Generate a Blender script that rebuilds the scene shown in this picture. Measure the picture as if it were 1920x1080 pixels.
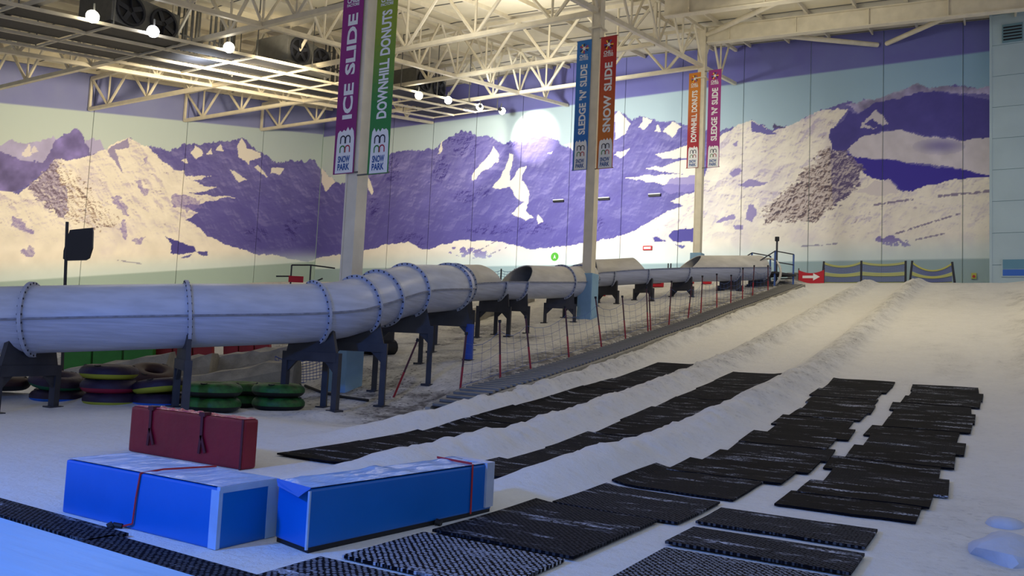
import bpy, bmesh, math, random
import numpy as np
from mathutils import Vector, Matrix

random.seed(7)
for o in list(bpy.data.objects): bpy.data.objects.remove(o)
S = bpy.context.scene
COL = S.collection

# ---------------------------------------------------------------- camera
# world: X runs along the mural wall, Y uphill, Z up; the camera stands on the flat at the origin
FPX, CAMH = 1500.0, 1.55
def _basis(vz=(1858, -19000), vx=(-1574, 530)):
    z = np.array([vz[0]-960, 540-vz[1], FPX]); z /= np.linalg.norm(z)
    x = -np.array([vx[0]-960, 540-vx[1], FPX]); x -= z*x.dot(z); x /= np.linalg.norm(x)
    y = np.cross(z, x)
    return x, (y if y[2] > 0 else -y), z
BX, BY, BZ = _basis()
CAM = np.array([0, 0, CAMH])
cd = bpy.data.cameras.new('camera'); cam = bpy.data.objects.new('camera', cd); COL.objects.link(cam)
cd.sensor_width = 36.0; cd.lens = 36.0*FPX/1920; cd.clip_end = 400
right = Vector((BX[0], BY[0], BZ[0])); upv = Vector((BX[1], BY[1], BZ[1])); fwd = Vector((BX[2], BY[2], BZ[2]))
cam.matrix_world = Matrix(((right.x, upv.x, -fwd.x, 0), (right.y, upv.y, -fwd.y, 0), (right.z, upv.z, -fwd.z, CAMH), (0, 0, 0, 1)))
S.camera = cam

# ---------------------------------------------------------------- light and exposure
S.view_settings.view_transform = 'Standard'; S.view_settings.look = 'None'
S.view_settings.exposure = 0.0; S.view_settings.gamma = 1.0; S.view_settings.use_curve_mapping = False
W = bpy.data.worlds.new('hall_ambient'); S.world = W; W.use_nodes = True
W.node_tree.nodes['Background'].inputs[0].default_value = (0.63, 0.70, 1.0, 1)
W.node_tree.nodes['Background'].inputs[1].default_value = 0.56

def lin(c):
    return tuple((v/255/12.92 if v/255 <= 0.04045 else ((v/255+0.055)/1.055)**2.4) for v in c)

def lamp(name, kind, loc, power, color, target=None, size=1.0, angle=None, blend=0.3, parent=None):
    d = bpy.data.lights.new(name, kind); d.energy = power; d.color = color
    if kind == 'AREA': d.shape = 'DISK'; d.size = size
    else: d.shadow_soft_size = size
    if kind == 'SPOT': d.spot_size = math.radians(angle); d.spot_blend = blend
    o = bpy.data.objects.new(name, d); COL.objects.link(o); o.location = loc
    if target is not None:
        o.rotation_euler = (Vector(target)-Vector(loc)).to_track_quat('-Z', 'Y').to_euler()
    return o
WARM = (1.0, 0.90, 0.70); BLUE = (0.24, 0.34, 1.0)
# unseen lamps added to brighten hall, mural and roof; blue party floods over the flat
LIGHTS = [
    ('hall_fill', 'AREA', (-7, 11, 12.3), 60, (1.0, 0.93, 0.80), (-7, 13, 0), 2.0, None, 0),
    ('hall_fill', 'AREA', (-3, 29, 15.4), 800, (1.0, 0.87, 0.61), (-3, 31, 2), 2.0, None, 0),
    ('mural_fill', 'SPOT', (-27.5, 25.6, 13.2), 17500, (1.0, 0.85, 0.60), (-52, 37, 9), 0.6, 116, 1.0),
    ('mural_fill', 'SPOT', (-9, 33, 15.9), 2200, (1.0, 0.95, 0.80), (-9, 52, 9), 0.5, 125, 1.0),
    ('mural_fill', 'SPOT', (-24, 32.8, 14.0), 18000, (1.0, 1.0, 0.95), (-25, 52, 10.5), 0.6, 104, 1.0),
    ('ceiling_fill', 'SPOT', (-20, 26, 13.6), 1350, (1.0, 0.97, 0.92), (-20, 27, 30), 1.5, 165, 1.0),
    ('ceiling_fill', 'SPOT', (-20, 33, 14.8), 1350, (1.0, 0.97, 0.92), (-20, 34, 30), 1.5, 165, 1.0),
    ('ceiling_fill', 'SPOT', (-32, 24, 13.9), 1500, (0.85, 0.9, 1.0), (-33, 26, 30), 1.0, 160, 1.0),
    ('ceiling_fill', 'SPOT', (-4, 33, 15.5), 900, (1.0, 0.97, 0.90), (-4, 34, 30), 1.0, 160, 1.0),
    ('blue_floodlight', 'SPOT', (-7.5, -2.5, 5.0), 3300, (0.02, 0.20, 1.0), (-6.0, 4.8, 0), 0.4, 120, 1.0),
    ('blue_floodlight', 'SPOT', (1.5, -1.0, 5.0), 420, (0.22, 0.55, 1.0), (-1.5, 6.0, 0), 0.4, 110, 1.0)]
for nm, kd, lc, pw, cl, tg, sz, an, bl in LIGHTS: lamp(nm, kd, lc, pw, cl, tg, sz, an, bl)

# ---------------------------------------------------------------- picture measurements turned into places
def ray(px, py):
    d = np.array([px-960, 540-py, FPX]); w = np.array([d@BX, d@BY, d@BZ]); return w/np.linalg.norm(w)
def onY(px, py, Y): d = ray(px, py); return CAM+d*(Y/d[1])
def onX(px, py, X): d = ray(px, py); return CAM+d*(X/d[0])
def onZ(px, py, Z): d = ray(px, py); return CAM+d*((Z-CAMH)/d[2])
def deep(px, py, D):
    d = np.array([px-960, 540-py, FPX])/FPX*D; return CAM+np.array([d@BX, d@BY, d@BZ])
def to_px(P):
    P = P-CAM; c = P[:, :1]*BX+P[:, 1:2]*BY+P[:, 2:3]*BZ
    return 960+FPX*c[:, 0]/c[:, 2], 540-FPX*c[:, 1]/c[:, 2]

# ---------------------------------------------------------------- noise
_L = np.random.RandomState(3).rand(256, 256)
def vnoise(x, y):
    xi = np.floor(x).astype(int); yi = np.floor(y).astype(int); fx = x-xi; fy = y-yi
    fx = fx*fx*(3-2*fx); fy = fy*fy*(3-2*fy); a = xi % 256; b = (xi+1) % 256; c = yi % 256; d = (yi+1) % 256
    return (_L[a, c]*(1-fx)+_L[b, c]*fx)*(1-fy)+(_L[a, d]*(1-fx)+_L[b, d]*fx)*fy
def fbm(x, y, n=4):
    s = 0; a = 0.5; t = 0
    for i in range(n):
        s = s+a*vnoise(x*2**i+17*i, y*2**i+31*i); t += a; a *= 0.5
    return s/t
def smooth(a, b, x):
    t = np.clip((x-a)/(b-a), 0, 1); return t*t*(3-2*t)

# ---------------------------------------------------------------- ground
PY = [-20, 8, 11, 14.85, 19, 23.7, 28.2, 36.6, 43.5, 45.5, 47.5, 70]
PZ = [0, 0, .12, .54, 1.05, 1.70, 2.50, 4.20, 5.62, 5.9, 5.95, 5.95]
_ty = np.linspace(-20, 70, 1801); _tz = np.interp(_ty, PY, PZ)
_k = np.ones(31)/31; _tz = np.convolve(np.pad(_tz, 15, 'edge'), _k, 'valid')
def gbase(Y): return np.interp(Y, _ty, _tz)
# ridges of snow between the lanes: (Y, X) line, height, half width, start, end
RIDGES = [
    ([(0, -9.3), (8, -8.95), (12, -8.30), (16, -8.22), (20, -8.45), (25, -8.78), (31, -8.38), (38, -7.7), (44, -7.25)], .27, .32, 9.4, 40.5),
    ([(0, -6.3), (6, -6.35), (10, -6.25), (20, -6.12), (28, -6.0), (44, -5.1)], .25, .40, 6.3, 44.2),
    ([(0, -4.7), (6, -4.5), (9, -4.30), (13, -4.0), (20, -3.70), (28, -3.55), (44, -2.95)], .28, .42, 6.9, 44.8)]
def beltx(Y): return np.interp(Y, [12, 15.8, 19.4, 24.3, 31, 38, 43.5], [-8.75, -8.9, -9.2, -9.5, -9.12, -8.4, -7.95])
def G(X, Y, detail=True):
    X = np.asarray(X, float); Y = np.asarray(Y, float)
    z = gbase(Y)
    for pts, h, w, y0, y1 in RIDGES:
        c = np.interp(Y, [p[0] for p in pts], [p[1] for p in pts])
        d = (X-c)/w
        e = smooth(y0-.9, y0+2.2, Y)*(1-smooth(y1-.5, y1+.5, Y))
        amp = h*e
        if detail: amp = amp*(.84+.34*fbm(Y*1.6+h*90, X*.8, 3))
        z = z+amp*np.exp(-np.abs(d)**2.4)
    # low berm of snow in front of the stacked tubes
    t = np.clip(((X+18.5)*6.6+(Y-8.6)*4.0)/(6.6**2+4.0**2), 0, 1); db = np.hypot(X+18.5-6.6*t, Y-8.6-4.0*t)
    z = z+.13*np.exp(-(db/.45)**2)*((.7+.6*fbm(X*1.5, Y*1.5, 2)) if detail else 1)
    # bank along the right hand edge
    b = smooth(.15, 2.6, X-.012*(Y-10))*(1-.75*smooth(30, 45, Y))
    z = z+.75*b+(.25*fbm(X*2.2, Y*1.4, 3)*b if detail else 0)
    # the tubing area on the left lies a little lower than the run-out
    l = 1-smooth(beltx(Y)-1.2, beltx(Y)-.3, X)
    z = z-l*.34*smooth(10, 12.5, Y)*(1-smooth(14, 18, Y))+l*.20*smooth(15, 19, Y)
    if detail:
        rough = .03+.09*l*smooth(12, 15, Y)+.02*smooth(20, 40, Y)
        z = z+rough*(fbm(X*1.3, Y*1.3, 4)-.5)*smooth(6.0, 9.0, Y+abs(X+4)*.05)
    return z
def g1(x, y): return float(G(x, y))
def gp(px, py, h=0.0):
    d = ray(px, py); t = np.linspace(1.5, 90, 9000); P = CAM+t[:, None]*d
    s = P[:, 2]-(G(P[:, 0], P[:, 1], False)+h); i = np.where(s < 0)[0]
    return P[i[0]] if len(i) else P[-1]

# ---------------------------------------------------------------- materials
MATS = {}
def mat(name, rgb, rough=.6, metal=0., noise=0., nscale=4., bump=0., bscale=20., rgb2=None, spec=.4, stretch=(1, 1, 1), attr=None):
    m = bpy.data.materials.new(name); m.use_nodes = True; nt = m.node_tree; N = nt.nodes; L = nt.links
    p = N['Principled BSDF']; p.inputs['Roughness'].default_value = rough; p.inputs['Metallic'].default_value = metal
    p.inputs['Specular IOR Level'].default_value = spec
    c = (*lin(rgb), 1)
    p.inputs['Base Color'].default_value = c
    tc = N.new('ShaderNodeTexCoord'); mp = N.new('ShaderNodeMapping'); mp.inputs['Scale'].default_value = stretch
    L.new(tc.outputs['Object'], mp.inputs['Vector'])
    if noise or rgb2:
        n = N.new('ShaderNodeTexNoise'); n.inputs['Scale'].default_value = nscale; n.inputs['Detail'].default_value = 6
        L.new(mp.outputs[0], n.inputs['Vector'])
        r = N.new('ShaderNodeValToRGB')
        c2 = (*lin(rgb2), 1) if rgb2 else tuple(v*(1-noise) for v in c[:3])+(1,)
        r.color_ramp.elements[0].position = .35; r.color_ramp.elements[1].position = .65
        r.color_ramp.elements[0].color = c2; r.color_ramp.elements[1].color = c
        L.new(n.outputs['Fac'], r.inputs['Fac']); L.new(r.outputs['Color'], p.inputs['Base Color'])
    if bump:
        n2 = N.new('ShaderNodeTexNoise'); n2.inputs['Scale'].default_value = bscale; n2.inputs['Detail'].default_value = 5
        L.new(mp.outputs[0], n2.inputs['Vector'])
        b = N.new('ShaderNodeBump'); b.inputs['Strength'].default_value = bump; b.inputs['Distance'].default_value = .05
        L.new(n2.outputs['Fac'], b.inputs['Height']); L.new(b.outputs[0], p.inputs['Normal'])
    MATS[name] = m
    return m
def emit(name, rgb, strength):
    m = bpy.data.materials.new(name); m.use_nodes = True; p = m.node_tree.nodes['Principled BSDF']
    p.inputs['Base Color'].default_value = (*rgb, 1); p.inputs['Emission Color'].default_value = (*rgb, 1); p.inputs['Emission Strength'].default_value = strength
    MATS[name] = m
mat('steel', (222, 212, 186), .5, noise=.12, nscale=2)
mat('deck', (232, 222, 192), .7, noise=.10, nscale=.6)
mat('zinc', (112, 112, 108), .5, .3, noise=.2)
mat('dark_metal', (52, 54, 62), .5, .2, noise=.3, nscale=3)
mat('grille', (44, 46, 52), .6, .3, noise=.3, nscale=8)
mat('leg_steel', (56, 56, 60), .6, .0, noise=.3, nscale=3)
mat('leg_blue', (40, 70, 150), .55)
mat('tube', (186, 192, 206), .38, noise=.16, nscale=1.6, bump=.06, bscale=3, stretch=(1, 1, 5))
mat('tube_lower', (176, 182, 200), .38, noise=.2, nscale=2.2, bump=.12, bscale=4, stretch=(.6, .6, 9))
mat('hood', (196, 192, 182), .45, noise=.22, nscale=1.2, stretch=(1, 1, 3))
mat('flange', (165, 172, 190), .45, noise=.2)
mat('seam_grey', (136, 140, 154), .5, noise=.4, nscale=8)
mat('bolt', (40, 42, 56), .4, .4)
mat('pad_blue', (132, 168, 192), .6, noise=.12, nscale=2)
mat('wall_blue', (172, 192, 198), .65, noise=.06, nscale=.7)
mat('wall_blue_dark', (108, 142, 152), .6)
mat('plinth', (150, 178, 172), .7, noise=.08, nscale=.6)
mat('black', (16, 17, 22), .55)
mat('black_gloss', (14, 16, 24), .25)
mat('white', (225, 226, 224), .6)
mat('red_pole', (150, 34, 44), .5)
mat('pole_dark', (74, 34, 42), .5)
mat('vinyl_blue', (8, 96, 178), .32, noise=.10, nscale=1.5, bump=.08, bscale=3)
mat('vinyl_blue_sheen', (132, 172, 214), .2, noise=.10, nscale=2.0, bump=.5, bscale=2.6, stretch=(3, 1.2, 1))  # body blue made paler: gloss on the block tops put into the colour
mat('vinyl_pale', (150, 178, 214), .4, noise=.12, nscale=6)
mat('vinyl_light', (136, 188, 222), .42, noise=.07, nscale=1.6, bump=.3, bscale=1.3, stretch=(.5, 5, 1))
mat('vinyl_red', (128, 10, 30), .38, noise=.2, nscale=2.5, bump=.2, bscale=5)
mat('vinyl_red_glint', (190, 80, 90), .12, noise=.2, nscale=4, bump=.6, bscale=9)  # lighter than the body red, white glints along the top are in the colour
mat('strap_red', (170, 40, 42), .6)
mat('pale_end', (176, 186, 204), .5, noise=.15)
mat('strap_dark', (70, 8, 26), .6)
mat('belt', (44, 44, 50), .75, noise=.3, nscale=6)
mat('cleat', (128, 125, 116), .7, noise=.3)
mat('rail', (150, 146, 132), .7, noise=.25, nscale=5)
mat('net_blue', (66, 92, 150), .8)
mat('net_yellow', (178, 176, 88), .8)
mat('net_violet', (88, 96, 140), .8)
mat('rope', (60, 66, 84), .8)
mat('sign_red', (178, 22, 40), .6)
mat('sign_green', (80, 170, 50), .6)
mat('mat_green', (44, 120, 40), .6, noise=.15)
mat('mat_red', (140, 34, 36), .6, noise=.2)
mat('snow_block', (150, 146, 136), .85, noise=.35, nscale=2, bump=.5, bscale=6)
mat('snow_lump', (182, 188, 200), .8, noise=.08, bump=.5, bscale=7)
mat('crate', (120, 118, 112), .8)
mat('window_glass', (96, 140, 160), .15)
mat('window_blue', (44, 100, 190), .5)
mat('nylon', (46, 30, 52), .6, noise=.4, nscale=5, bump=.25, bscale=9)
mat('nylon_black', (24, 26, 24), .55, noise=.4, nscale=5)
mat('nylon_red', (44, 16, 26), .6, noise=.3, nscale=5)
mat('nylon_green', (44, 104, 40), .55, noise=.75, nscale=5, bump=.25, bscale=9)
mat('d_yellow', (170, 172, 50), .55); mat('d_red', (150, 34, 58), .55); mat('d_green', (28, 96, 66), .55); mat('d_blue', (34, 100, 190), .55)
emit('flood_glow', (1.0, .93, .74), 22); emit('flood_cool', (.85, .88, 1.0), 22)

def snow_material():
    m = bpy.data.materials.new('snow'); m.use_nodes = True; nt = m.node_tree; N = nt.nodes; L = nt.links
    p = N['Principled BSDF']; p.inputs['Roughness'].default_value = .75; p.inputs['Specular IOR Level'].default_value = .25
    a = N.new('ShaderNodeAttribute'); a.attribute_name = 'dirt'
    tc = N.new('ShaderNodeTexCoord')
    n = N.new('ShaderNodeTexNoise'); n.inputs['Scale'].default_value = 2.3; n.inputs['Detail'].default_value = 9; n.inputs['Roughness'].default_value = .68
    L.new(tc.outputs['Object'], n.inputs['Vector'])
    mr = N.new('ShaderNodeMapRange'); mr.inputs['From Min'].default_value = .35; mr.inputs['From Max'].default_value = .65
    L.new(n.outputs['Fac'], mr.inputs['Value'])
    mu = N.new('ShaderNodeMath'); mu.operation = 'MULTIPLY'; L.new(a.outputs['Fac'], mu.inputs[0]); L.new(mr.outputs[0], mu.inputs[1])
    ad = N.new('ShaderNodeMath'); ad.operation = 'MULTIPLY_ADD'; L.new(a.outputs['Fac'], ad.inputs[0]); ad.inputs[1].default_value = .30
    n3 = N.new('ShaderNodeTexNoise'); n3.inputs['Scale'].default_value = 11; n3.inputs['Detail'].default_value = 4; L.new(tc.outputs['Object'], n3.inputs['Vector'])
    m3 = N.new('ShaderNodeMapRange'); m3.inputs['From Min'].default_value = .56; m3.inputs['From Max'].default_value = .70; m3.inputs['To Max'].default_value = 1.3; L.new(n3.outputs['Fac'], m3.inputs['Value'])
    mk = N.new('ShaderNodeMath'); mk.operation = 'MULTIPLY_ADD'; L.new(m3.outputs[0], mk.inputs[0]); L.new(a.outputs['Fac'], mk.inputs[1]); L.new(mu.outputs[0], mk.inputs[2]); L.new(mk.outputs[0], ad.inputs[2])
    mx = N.new('ShaderNodeMix'); mx.data_type = 'RGBA'
    mx.inputs[6].default_value = (*lin((222, 220, 212)), 1); mx.inputs[7].default_value = (*lin((98, 95, 92)), 1)
    L.new(ad.outputs[0], mx.inputs[0]); L.new(mx.outputs[2], p.inputs['Base Color'])
    n2 = N.new('ShaderNodeTexNoise'); n2.inputs['Scale'].default_value = 5; n2.inputs['Detail'].default_value = 8; n2.inputs['Roughness'].default_value = .7
    L.new(tc.outputs['Object'], n2.inputs['Vector'])
    b = N.new('ShaderNodeBump'); b.inputs['Strength'].default_value = .6; b.inputs['Distance'].default_value = .09
    L.new(n2.outputs['Fac'], b.inputs['Height']); L.new(b.outputs[0], p.inputs['Normal'])
    MATS['snow'] = m
snow_material()

def rubber_material():
    m = bpy.data.materials.new('rubber_mat'); m.use_nodes = True; nt = m.node_tree; N = nt.nodes; L = nt.links
    p = N['Principled BSDF']; p.inputs['Roughness'].default_value = .8; p.inputs['Specular IOR Level'].default_value = .08
    tc = N.new('ShaderNodeTexCoord'); oi = N.new('ShaderNodeObjectInfo')
    # round openings in staggered rows, some of them packed with snow
    vo = N.new('ShaderNodeTexVoronoi'); vo.inputs['Scale'].default_value = 24; vo.inputs['Randomness'].default_value = .25; vo.voronoi_dimensions = '2D'
    rm = N.new('ShaderNodeMapping'); rm.inputs['Rotation'].default_value = (0, 0, .785); L.new(tc.outputs['Object'], rm.inputs['Vector']); L.new(rm.outputs[0], vo.inputs['Vector'])
    hole = N.new('ShaderNodeMapRange'); hole.inputs['From Min'].default_value = .40; hole.inputs['From Max'].default_value = .26
    L.new(vo.outputs['Distance'], hole.inputs['Value'])
    addv = N.new('ShaderNodeVectorMath'); addv.operation = 'MULTIPLY_ADD'
    addv.inputs[1].default_value = (1.0, 5.0, 1)
    L.new(tc.outputs['Object'], addv.inputs[0])
    cmb = N.new('ShaderNodeCombineXYZ'); mul = N.new('ShaderNodeMath'); mul.operation = 'MULTIPLY'; mul.inputs[1].default_value = 40
    L.new(oi.outputs['Random'], mul.inputs[0])
    for k in range(3): L.new(mul.outputs[0], cmb.inputs[k])
    L.new(cmb.outputs[0], addv.inputs[2])
    st = N.new('ShaderNodeTexNoise'); st.inputs['Scale'].default_value = 1.1; st.inputs['Detail'].default_value = 9; st.inputs['Roughness'].default_value = .68
    L.new(addv.outputs[0], st.inputs['Vector'])
    streak = N.new('ShaderNodeMapRange'); streak.inputs['From Min'].default_value = .56; streak.inputs['From Max'].default_value = .68
    L.new(st.outputs['Fac'], streak.inputs['Value'])
    gr = N.new('ShaderNodeTexNoise'); gr.inputs['Scale'].default_value = 38; gr.inputs['Detail'].default_value = 3
    L.new(tc.outputs['Object'], gr.inputs['Vector'])
    gm = N.new('ShaderNodeMapRange'); gm.inputs['From Min'].default_value = .42; gm.inputs['From Max'].default_value = .54
    L.new(gr.outputs['Fac'], gm.inputs['Value'])
    sg = N.new('ShaderNodeMath'); sg.operation = 'MULTIPLY'; L.new(streak.outputs[0], sg.inputs[0]); L.new(gm.outputs[0], sg.inputs[1])
    at = N.new('ShaderNodeAttribute'); at.attribute_type = 'OBJECT'; at.attribute_name = 'packed'
    hs = N.new('ShaderNodeMath'); hs.operation = 'MULTIPLY'; L.new(hole.outputs[0], hs.inputs[0]); L.new(at.outputs['Fac'], hs.inputs[1])
    mxx = N.new('ShaderNodeMath'); mxx.operation = 'MAXIMUM'; L.new(sg.outputs[0], mxx.inputs[0]); L.new(hs.outputs[0], mxx.inputs[1])
    sc = N.new('ShaderNodeMath'); sc.operation = 'MULTIPLY'; sc.inputs[1].default_value = .8; L.new(mxx.outputs[0], sc.inputs[0])
    mx = N.new('ShaderNodeMix'); mx.data_type = 'RGBA'
    mx.inputs[6].default_value = (*lin((7, 8, 14)), 1); mx.inputs[7].default_value = (*lin((196, 200, 210)), 1)
    L.new(sc.outputs[0], mx.inputs[0]); L.new(mx.outputs[2], p.inputs['Base Color'])
    b = N.new('ShaderNodeBump'); b.inputs['Strength'].default_value = .35; b.inputs['Distance'].default_value = .006; b.invert = True
    L.new(hole.outputs[0], b.inputs['Height']); L.new(b.outputs[0], p.inputs['Normal'])
    MATS['rubber_mat'] = m
rubber_material()

def mural_material():
    m = bpy.data.materials.new('mural_print'); m.use_nodes = True; nt = m.node_tree; N = nt.nodes; L = nt.links
    p = N['Principled BSDF']; p.inputs['Roughness'].default_value = .65; p.inputs['Specular IOR Level'].default_value = .2
    a = N.new('ShaderNodeAttribute'); a.attribute_name = 'print'
    L.new(a.outputs['Color'], p.inputs['Base Color'])
    MATS['mural_print'] = m
mural_material()

def grad_material(name, c0, c1, z0, z1):
    m = bpy.data.materials.new(name); m.use_nodes = True; nt = m.node_tree; N = nt.nodes; L = nt.links
    p = N['Principled BSDF']; p.inputs['Roughness'].default_value = .6
    tc = N.new('ShaderNodeTexCoord'); sx = N.new('ShaderNodeSeparateXYZ'); L.new(tc.outputs['Object'], sx.inputs[0])
    n = N.new('ShaderNodeTexNoise'); n.inputs['Scale'].default_value = 6; L.new(tc.outputs['Object'], n.inputs['Vector'])
    ad = N.new('ShaderNodeMath'); ad.operation = 'MULTIPLY_ADD'; ad.inputs[1].default_value = .9; L.new(n.outputs['Fac'], ad.inputs[0]); L.new(sx.outputs[2], ad.inputs[2])
    mr = N.new('ShaderNodeMapRange'); mr.inputs['From Min'].default_value = z0+.45; mr.inputs['From Max'].default_value = z1+.45
    L.new(ad.outputs[0], mr.inputs['Value'])
    mx = N.new('ShaderNodeMix'); mx.data_type = 'RGBA'; mx.inputs[6].default_value = (*lin(c0), 1); mx.inputs[7].default_value = (*lin(c1), 1)
    L.new(mr.outputs[0], mx.inputs[0]); L.new(mx.outputs[2], p.inputs['Base Color'])
    MATS[name] = m
    return m

# ---------------------------------------------------------------- mesh building helpers
def V3(p): return Vector((float(p[0]), float(p[1]), float(p[2])))
class MB:
    def __init__(s): s.v = []; s.f = []; s.m = []
    def add(s, vs, fs, mi=0):
        o = len(s.v); s.v += [tuple(float(c) for c in v) for v in vs]; s.f += [tuple(i+o for i in f) for f in fs]; s.m += [mi]*len(fs); return s
    def box(s, a, b, mi=0):
        (x0, y0, z0), (x1, y1, z1) = a, b
        return s.add([(x0, y0, z0), (x1, y0, z0), (x1, y1, z0), (x0, y1, z0), (x0, y0, z1), (x1, y0, z1), (x1, y1, z1), (x0, y1, z1)],
                     [(0, 3, 2, 1), (4, 5, 6, 7), (0, 1, 5, 4), (1, 2, 6, 5), (2, 3, 7, 6), (3, 0, 4, 7)], mi)
    def frame(s, p, q, hint=(0, 0, 1)):
        p = V3(p); q = V3(q); d = (q-p).normalized(); h = Vector(hint)
        if abs(d.dot(h)) > .95: h = Vector((1, 0, 0))
        a = d.cross(h).normalized(); b = a.cross(d).normalized(); return p, q, a, b
    def bar(s, p, q, w, h=None, hint=(0, 0, 1), mi=0):
        h = h or w; p, q, a, b = s.frame(p, q, hint); vs = []
        for c in (p, q):
            for i, j in ((-1, -1), (1, -1), (1, 1), (-1, 1)): vs.append(c+a*(i*w/2)+b*(j*h/2))
        return s.add(vs, [(0, 1, 2, 3), (7, 6, 5, 4), (0, 4, 5, 1), (1, 5, 6, 2), (2, 6, 7, 3), (3, 7, 4, 0)], mi)
    def rod(s, p, q, r, n=8, r2=None, mi=0):
        p, q, a, b = s.frame(p, q); r2 = r if r2 is None else r2; vs = []
        for c, rr in ((p, r), (q, r2)):
            for k in range(n):
                t = 2*math.pi*k/n; vs.append(c+a*(rr*math.cos(t))+b*(rr*math.sin(t)))
        fs = [(k, (k+1) % n, n+(k+1) % n, n+k) for k in range(n)]+[tuple(range(n-1, -1, -1)), tuple(range(n, 2*n))]
        return s.add(vs, fs, mi)
    def path(s, pts, r, n=6):
        for a, b in zip(pts[:-1], pts[1:]): s.rod(a, b, r, n)
        return s
    def ibeam(s, p, q, h, w, t=.03):
        p = V3(p); q = V3(q); z = Vector((0, 0, 1))
        s.bar(p+z*(h/2-t/2), q+z*(h/2-t/2), w, t); s.bar(p-z*(h/2-t/2), q-z*(h/2-t/2), w, t); s.bar(p, q, t, h-2*t); return s
    def prism(s, poly, plane, a0, a1, mi=0):
        # poly in 2D, extruded between a0 and a1 along the third axis
        n = len(poly)
        def P(u, w, a): return {'xz': (u, a, w), 'yz': (a, u, w), 'xy': (u, w, a)}[plane]
        vs = [P(u, w, a0) for u, w in poly]+[P(u, w, a1) for u, w in poly]
        return s.add(vs, [tuple(range(n)), tuple(range(2*n-1, n-1, -1))]+[(k, n+k, n+(k+1) % n, (k+1) % n) for k in range(n)], mi)
    def build(s, name, material, parent=None, origin=None, smooth=False, bevel=0):
        me = bpy.data.meshes.new(name); o = bpy.data.objects.new(name, me)
        vs = s.v
        base = Vector((0, 0, 0))
        if parent is not None:
            base = parent.get('_wo', None); base = Vector(base) if base is not None else Vector(parent.location)
        off = Vector(origin) if origin is not None else base
        vs = [(x-off.x, y-off.y, z-off.z) for x, y, z in vs]
        me.from_pydata(vs, [], s.f)
        ms = material if isinstance(material, (list, tuple)) else [material]
        for k in ms: me.materials.append(MATS[k] if isinstance(k, str) else k)
        if len(ms) > 1: me.polygons.foreach_set('material_index', s.m)
        bm = bmesh.new(); bm.from_mesh(me); bmesh.ops.recalc_face_normals(bm, faces=bm.faces)
        if bevel: bmesh.ops.bevel(bm, geom=bm.edges[:], offset=bevel, segments=2, affect='EDGES', profile=.6)
        bm.to_mesh(me); bm.free()
        if smooth:
            me.polygons.foreach_set('use_smooth', [True]*len(me.polygons))
            try: me.set_sharp_from_angle(angle=math.radians(40))
            except Exception: pass
        COL.objects.link(o); WO[o.name] = off
        if parent is not None:
            o.parent = parent; o.location = off-wo(parent)
        else: o.location = off
        return o
WO = {}
def wo(o): return WO.get(o.name, Vector(o.location))
def tag(o, label=None, cat=None, group=None, kind=None):
    if label: o['label'] = label
    if cat: o['category'] = cat
    if group: o['group'] = group
    if kind: o['kind'] = kind
    return o
def thing(name, loc, label, cat, group=None):
    o = bpy.data.objects.new(name, None); COL.objects.link(o); o.location = [float(c) for c in loc]; o.empty_display_size = .2
    WO[o.name] = Vector([float(c) for c in loc]); return tag(o, label, cat, group)
# parents that are meshes keep their own origin in WO too
_build = MB.build
def build(self, name, material, parent=None, origin=None, **k):
    if parent is not None and origin is None: origin = wo(parent)
    return _build(self, name, material, parent, origin, **k)
MB.build = build
ORD = ['first', 'second', 'third', 'fourth', 'fifth', 'sixth', 'seventh', 'eighth', 'ninth', 'tenth', 'eleventh', 'twelfth', 'thirteenth', 'fourteenth', 'fifteenth', 'sixteenth', 'seventeenth', 'eighteenth', 'nineteenth', 'twentieth']

def text_part(body, origin, ux, uy, height, width, material, parent, name='lettering', lift=.0):
    # flat lettering, one part for each word, fitted in a width x height rectangle that starts at origin, along unit vectors ux, uy
    words = []
    for w in body.split():
        c = bpy.data.curves.new(name, 'FONT'); c.body = w; c.size = 1; c.offset = .035; c.resolution_u = 3
        o = bpy.data.objects.new(name, c); COL.objects.link(o)
        dg = bpy.context.evaluated_depsgraph_get(); me = bpy.data.meshes.new_from_object(o.evaluated_get(dg)); bpy.data.objects.remove(o)
        words.append((np.array([v.co[:] for v in me.vertices]), [tuple(p.vertices) for p in me.polygons])); bpy.data.meshes.remove(me)
    total = sum(np.ptp(c[:, 0]) for c, f in words)+.34*(len(words)-1); k = width/total; u0 = 0
    ux = np.array(ux); uy = np.array(uy); og = np.array(origin); out = None
    for co, fs in words:
        u = (co[:, 0]-co[:, 0].min())*k+u0; w = np.clip(co[:, 1]/.72, -.03, 1.03)*height; u0 += (np.ptp(co[:, 0])+.34)*k
        out = MB().add(og+u[:, None]*ux+w[:, None]*uy, fs).build(name, material, parent)
    return out

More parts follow.
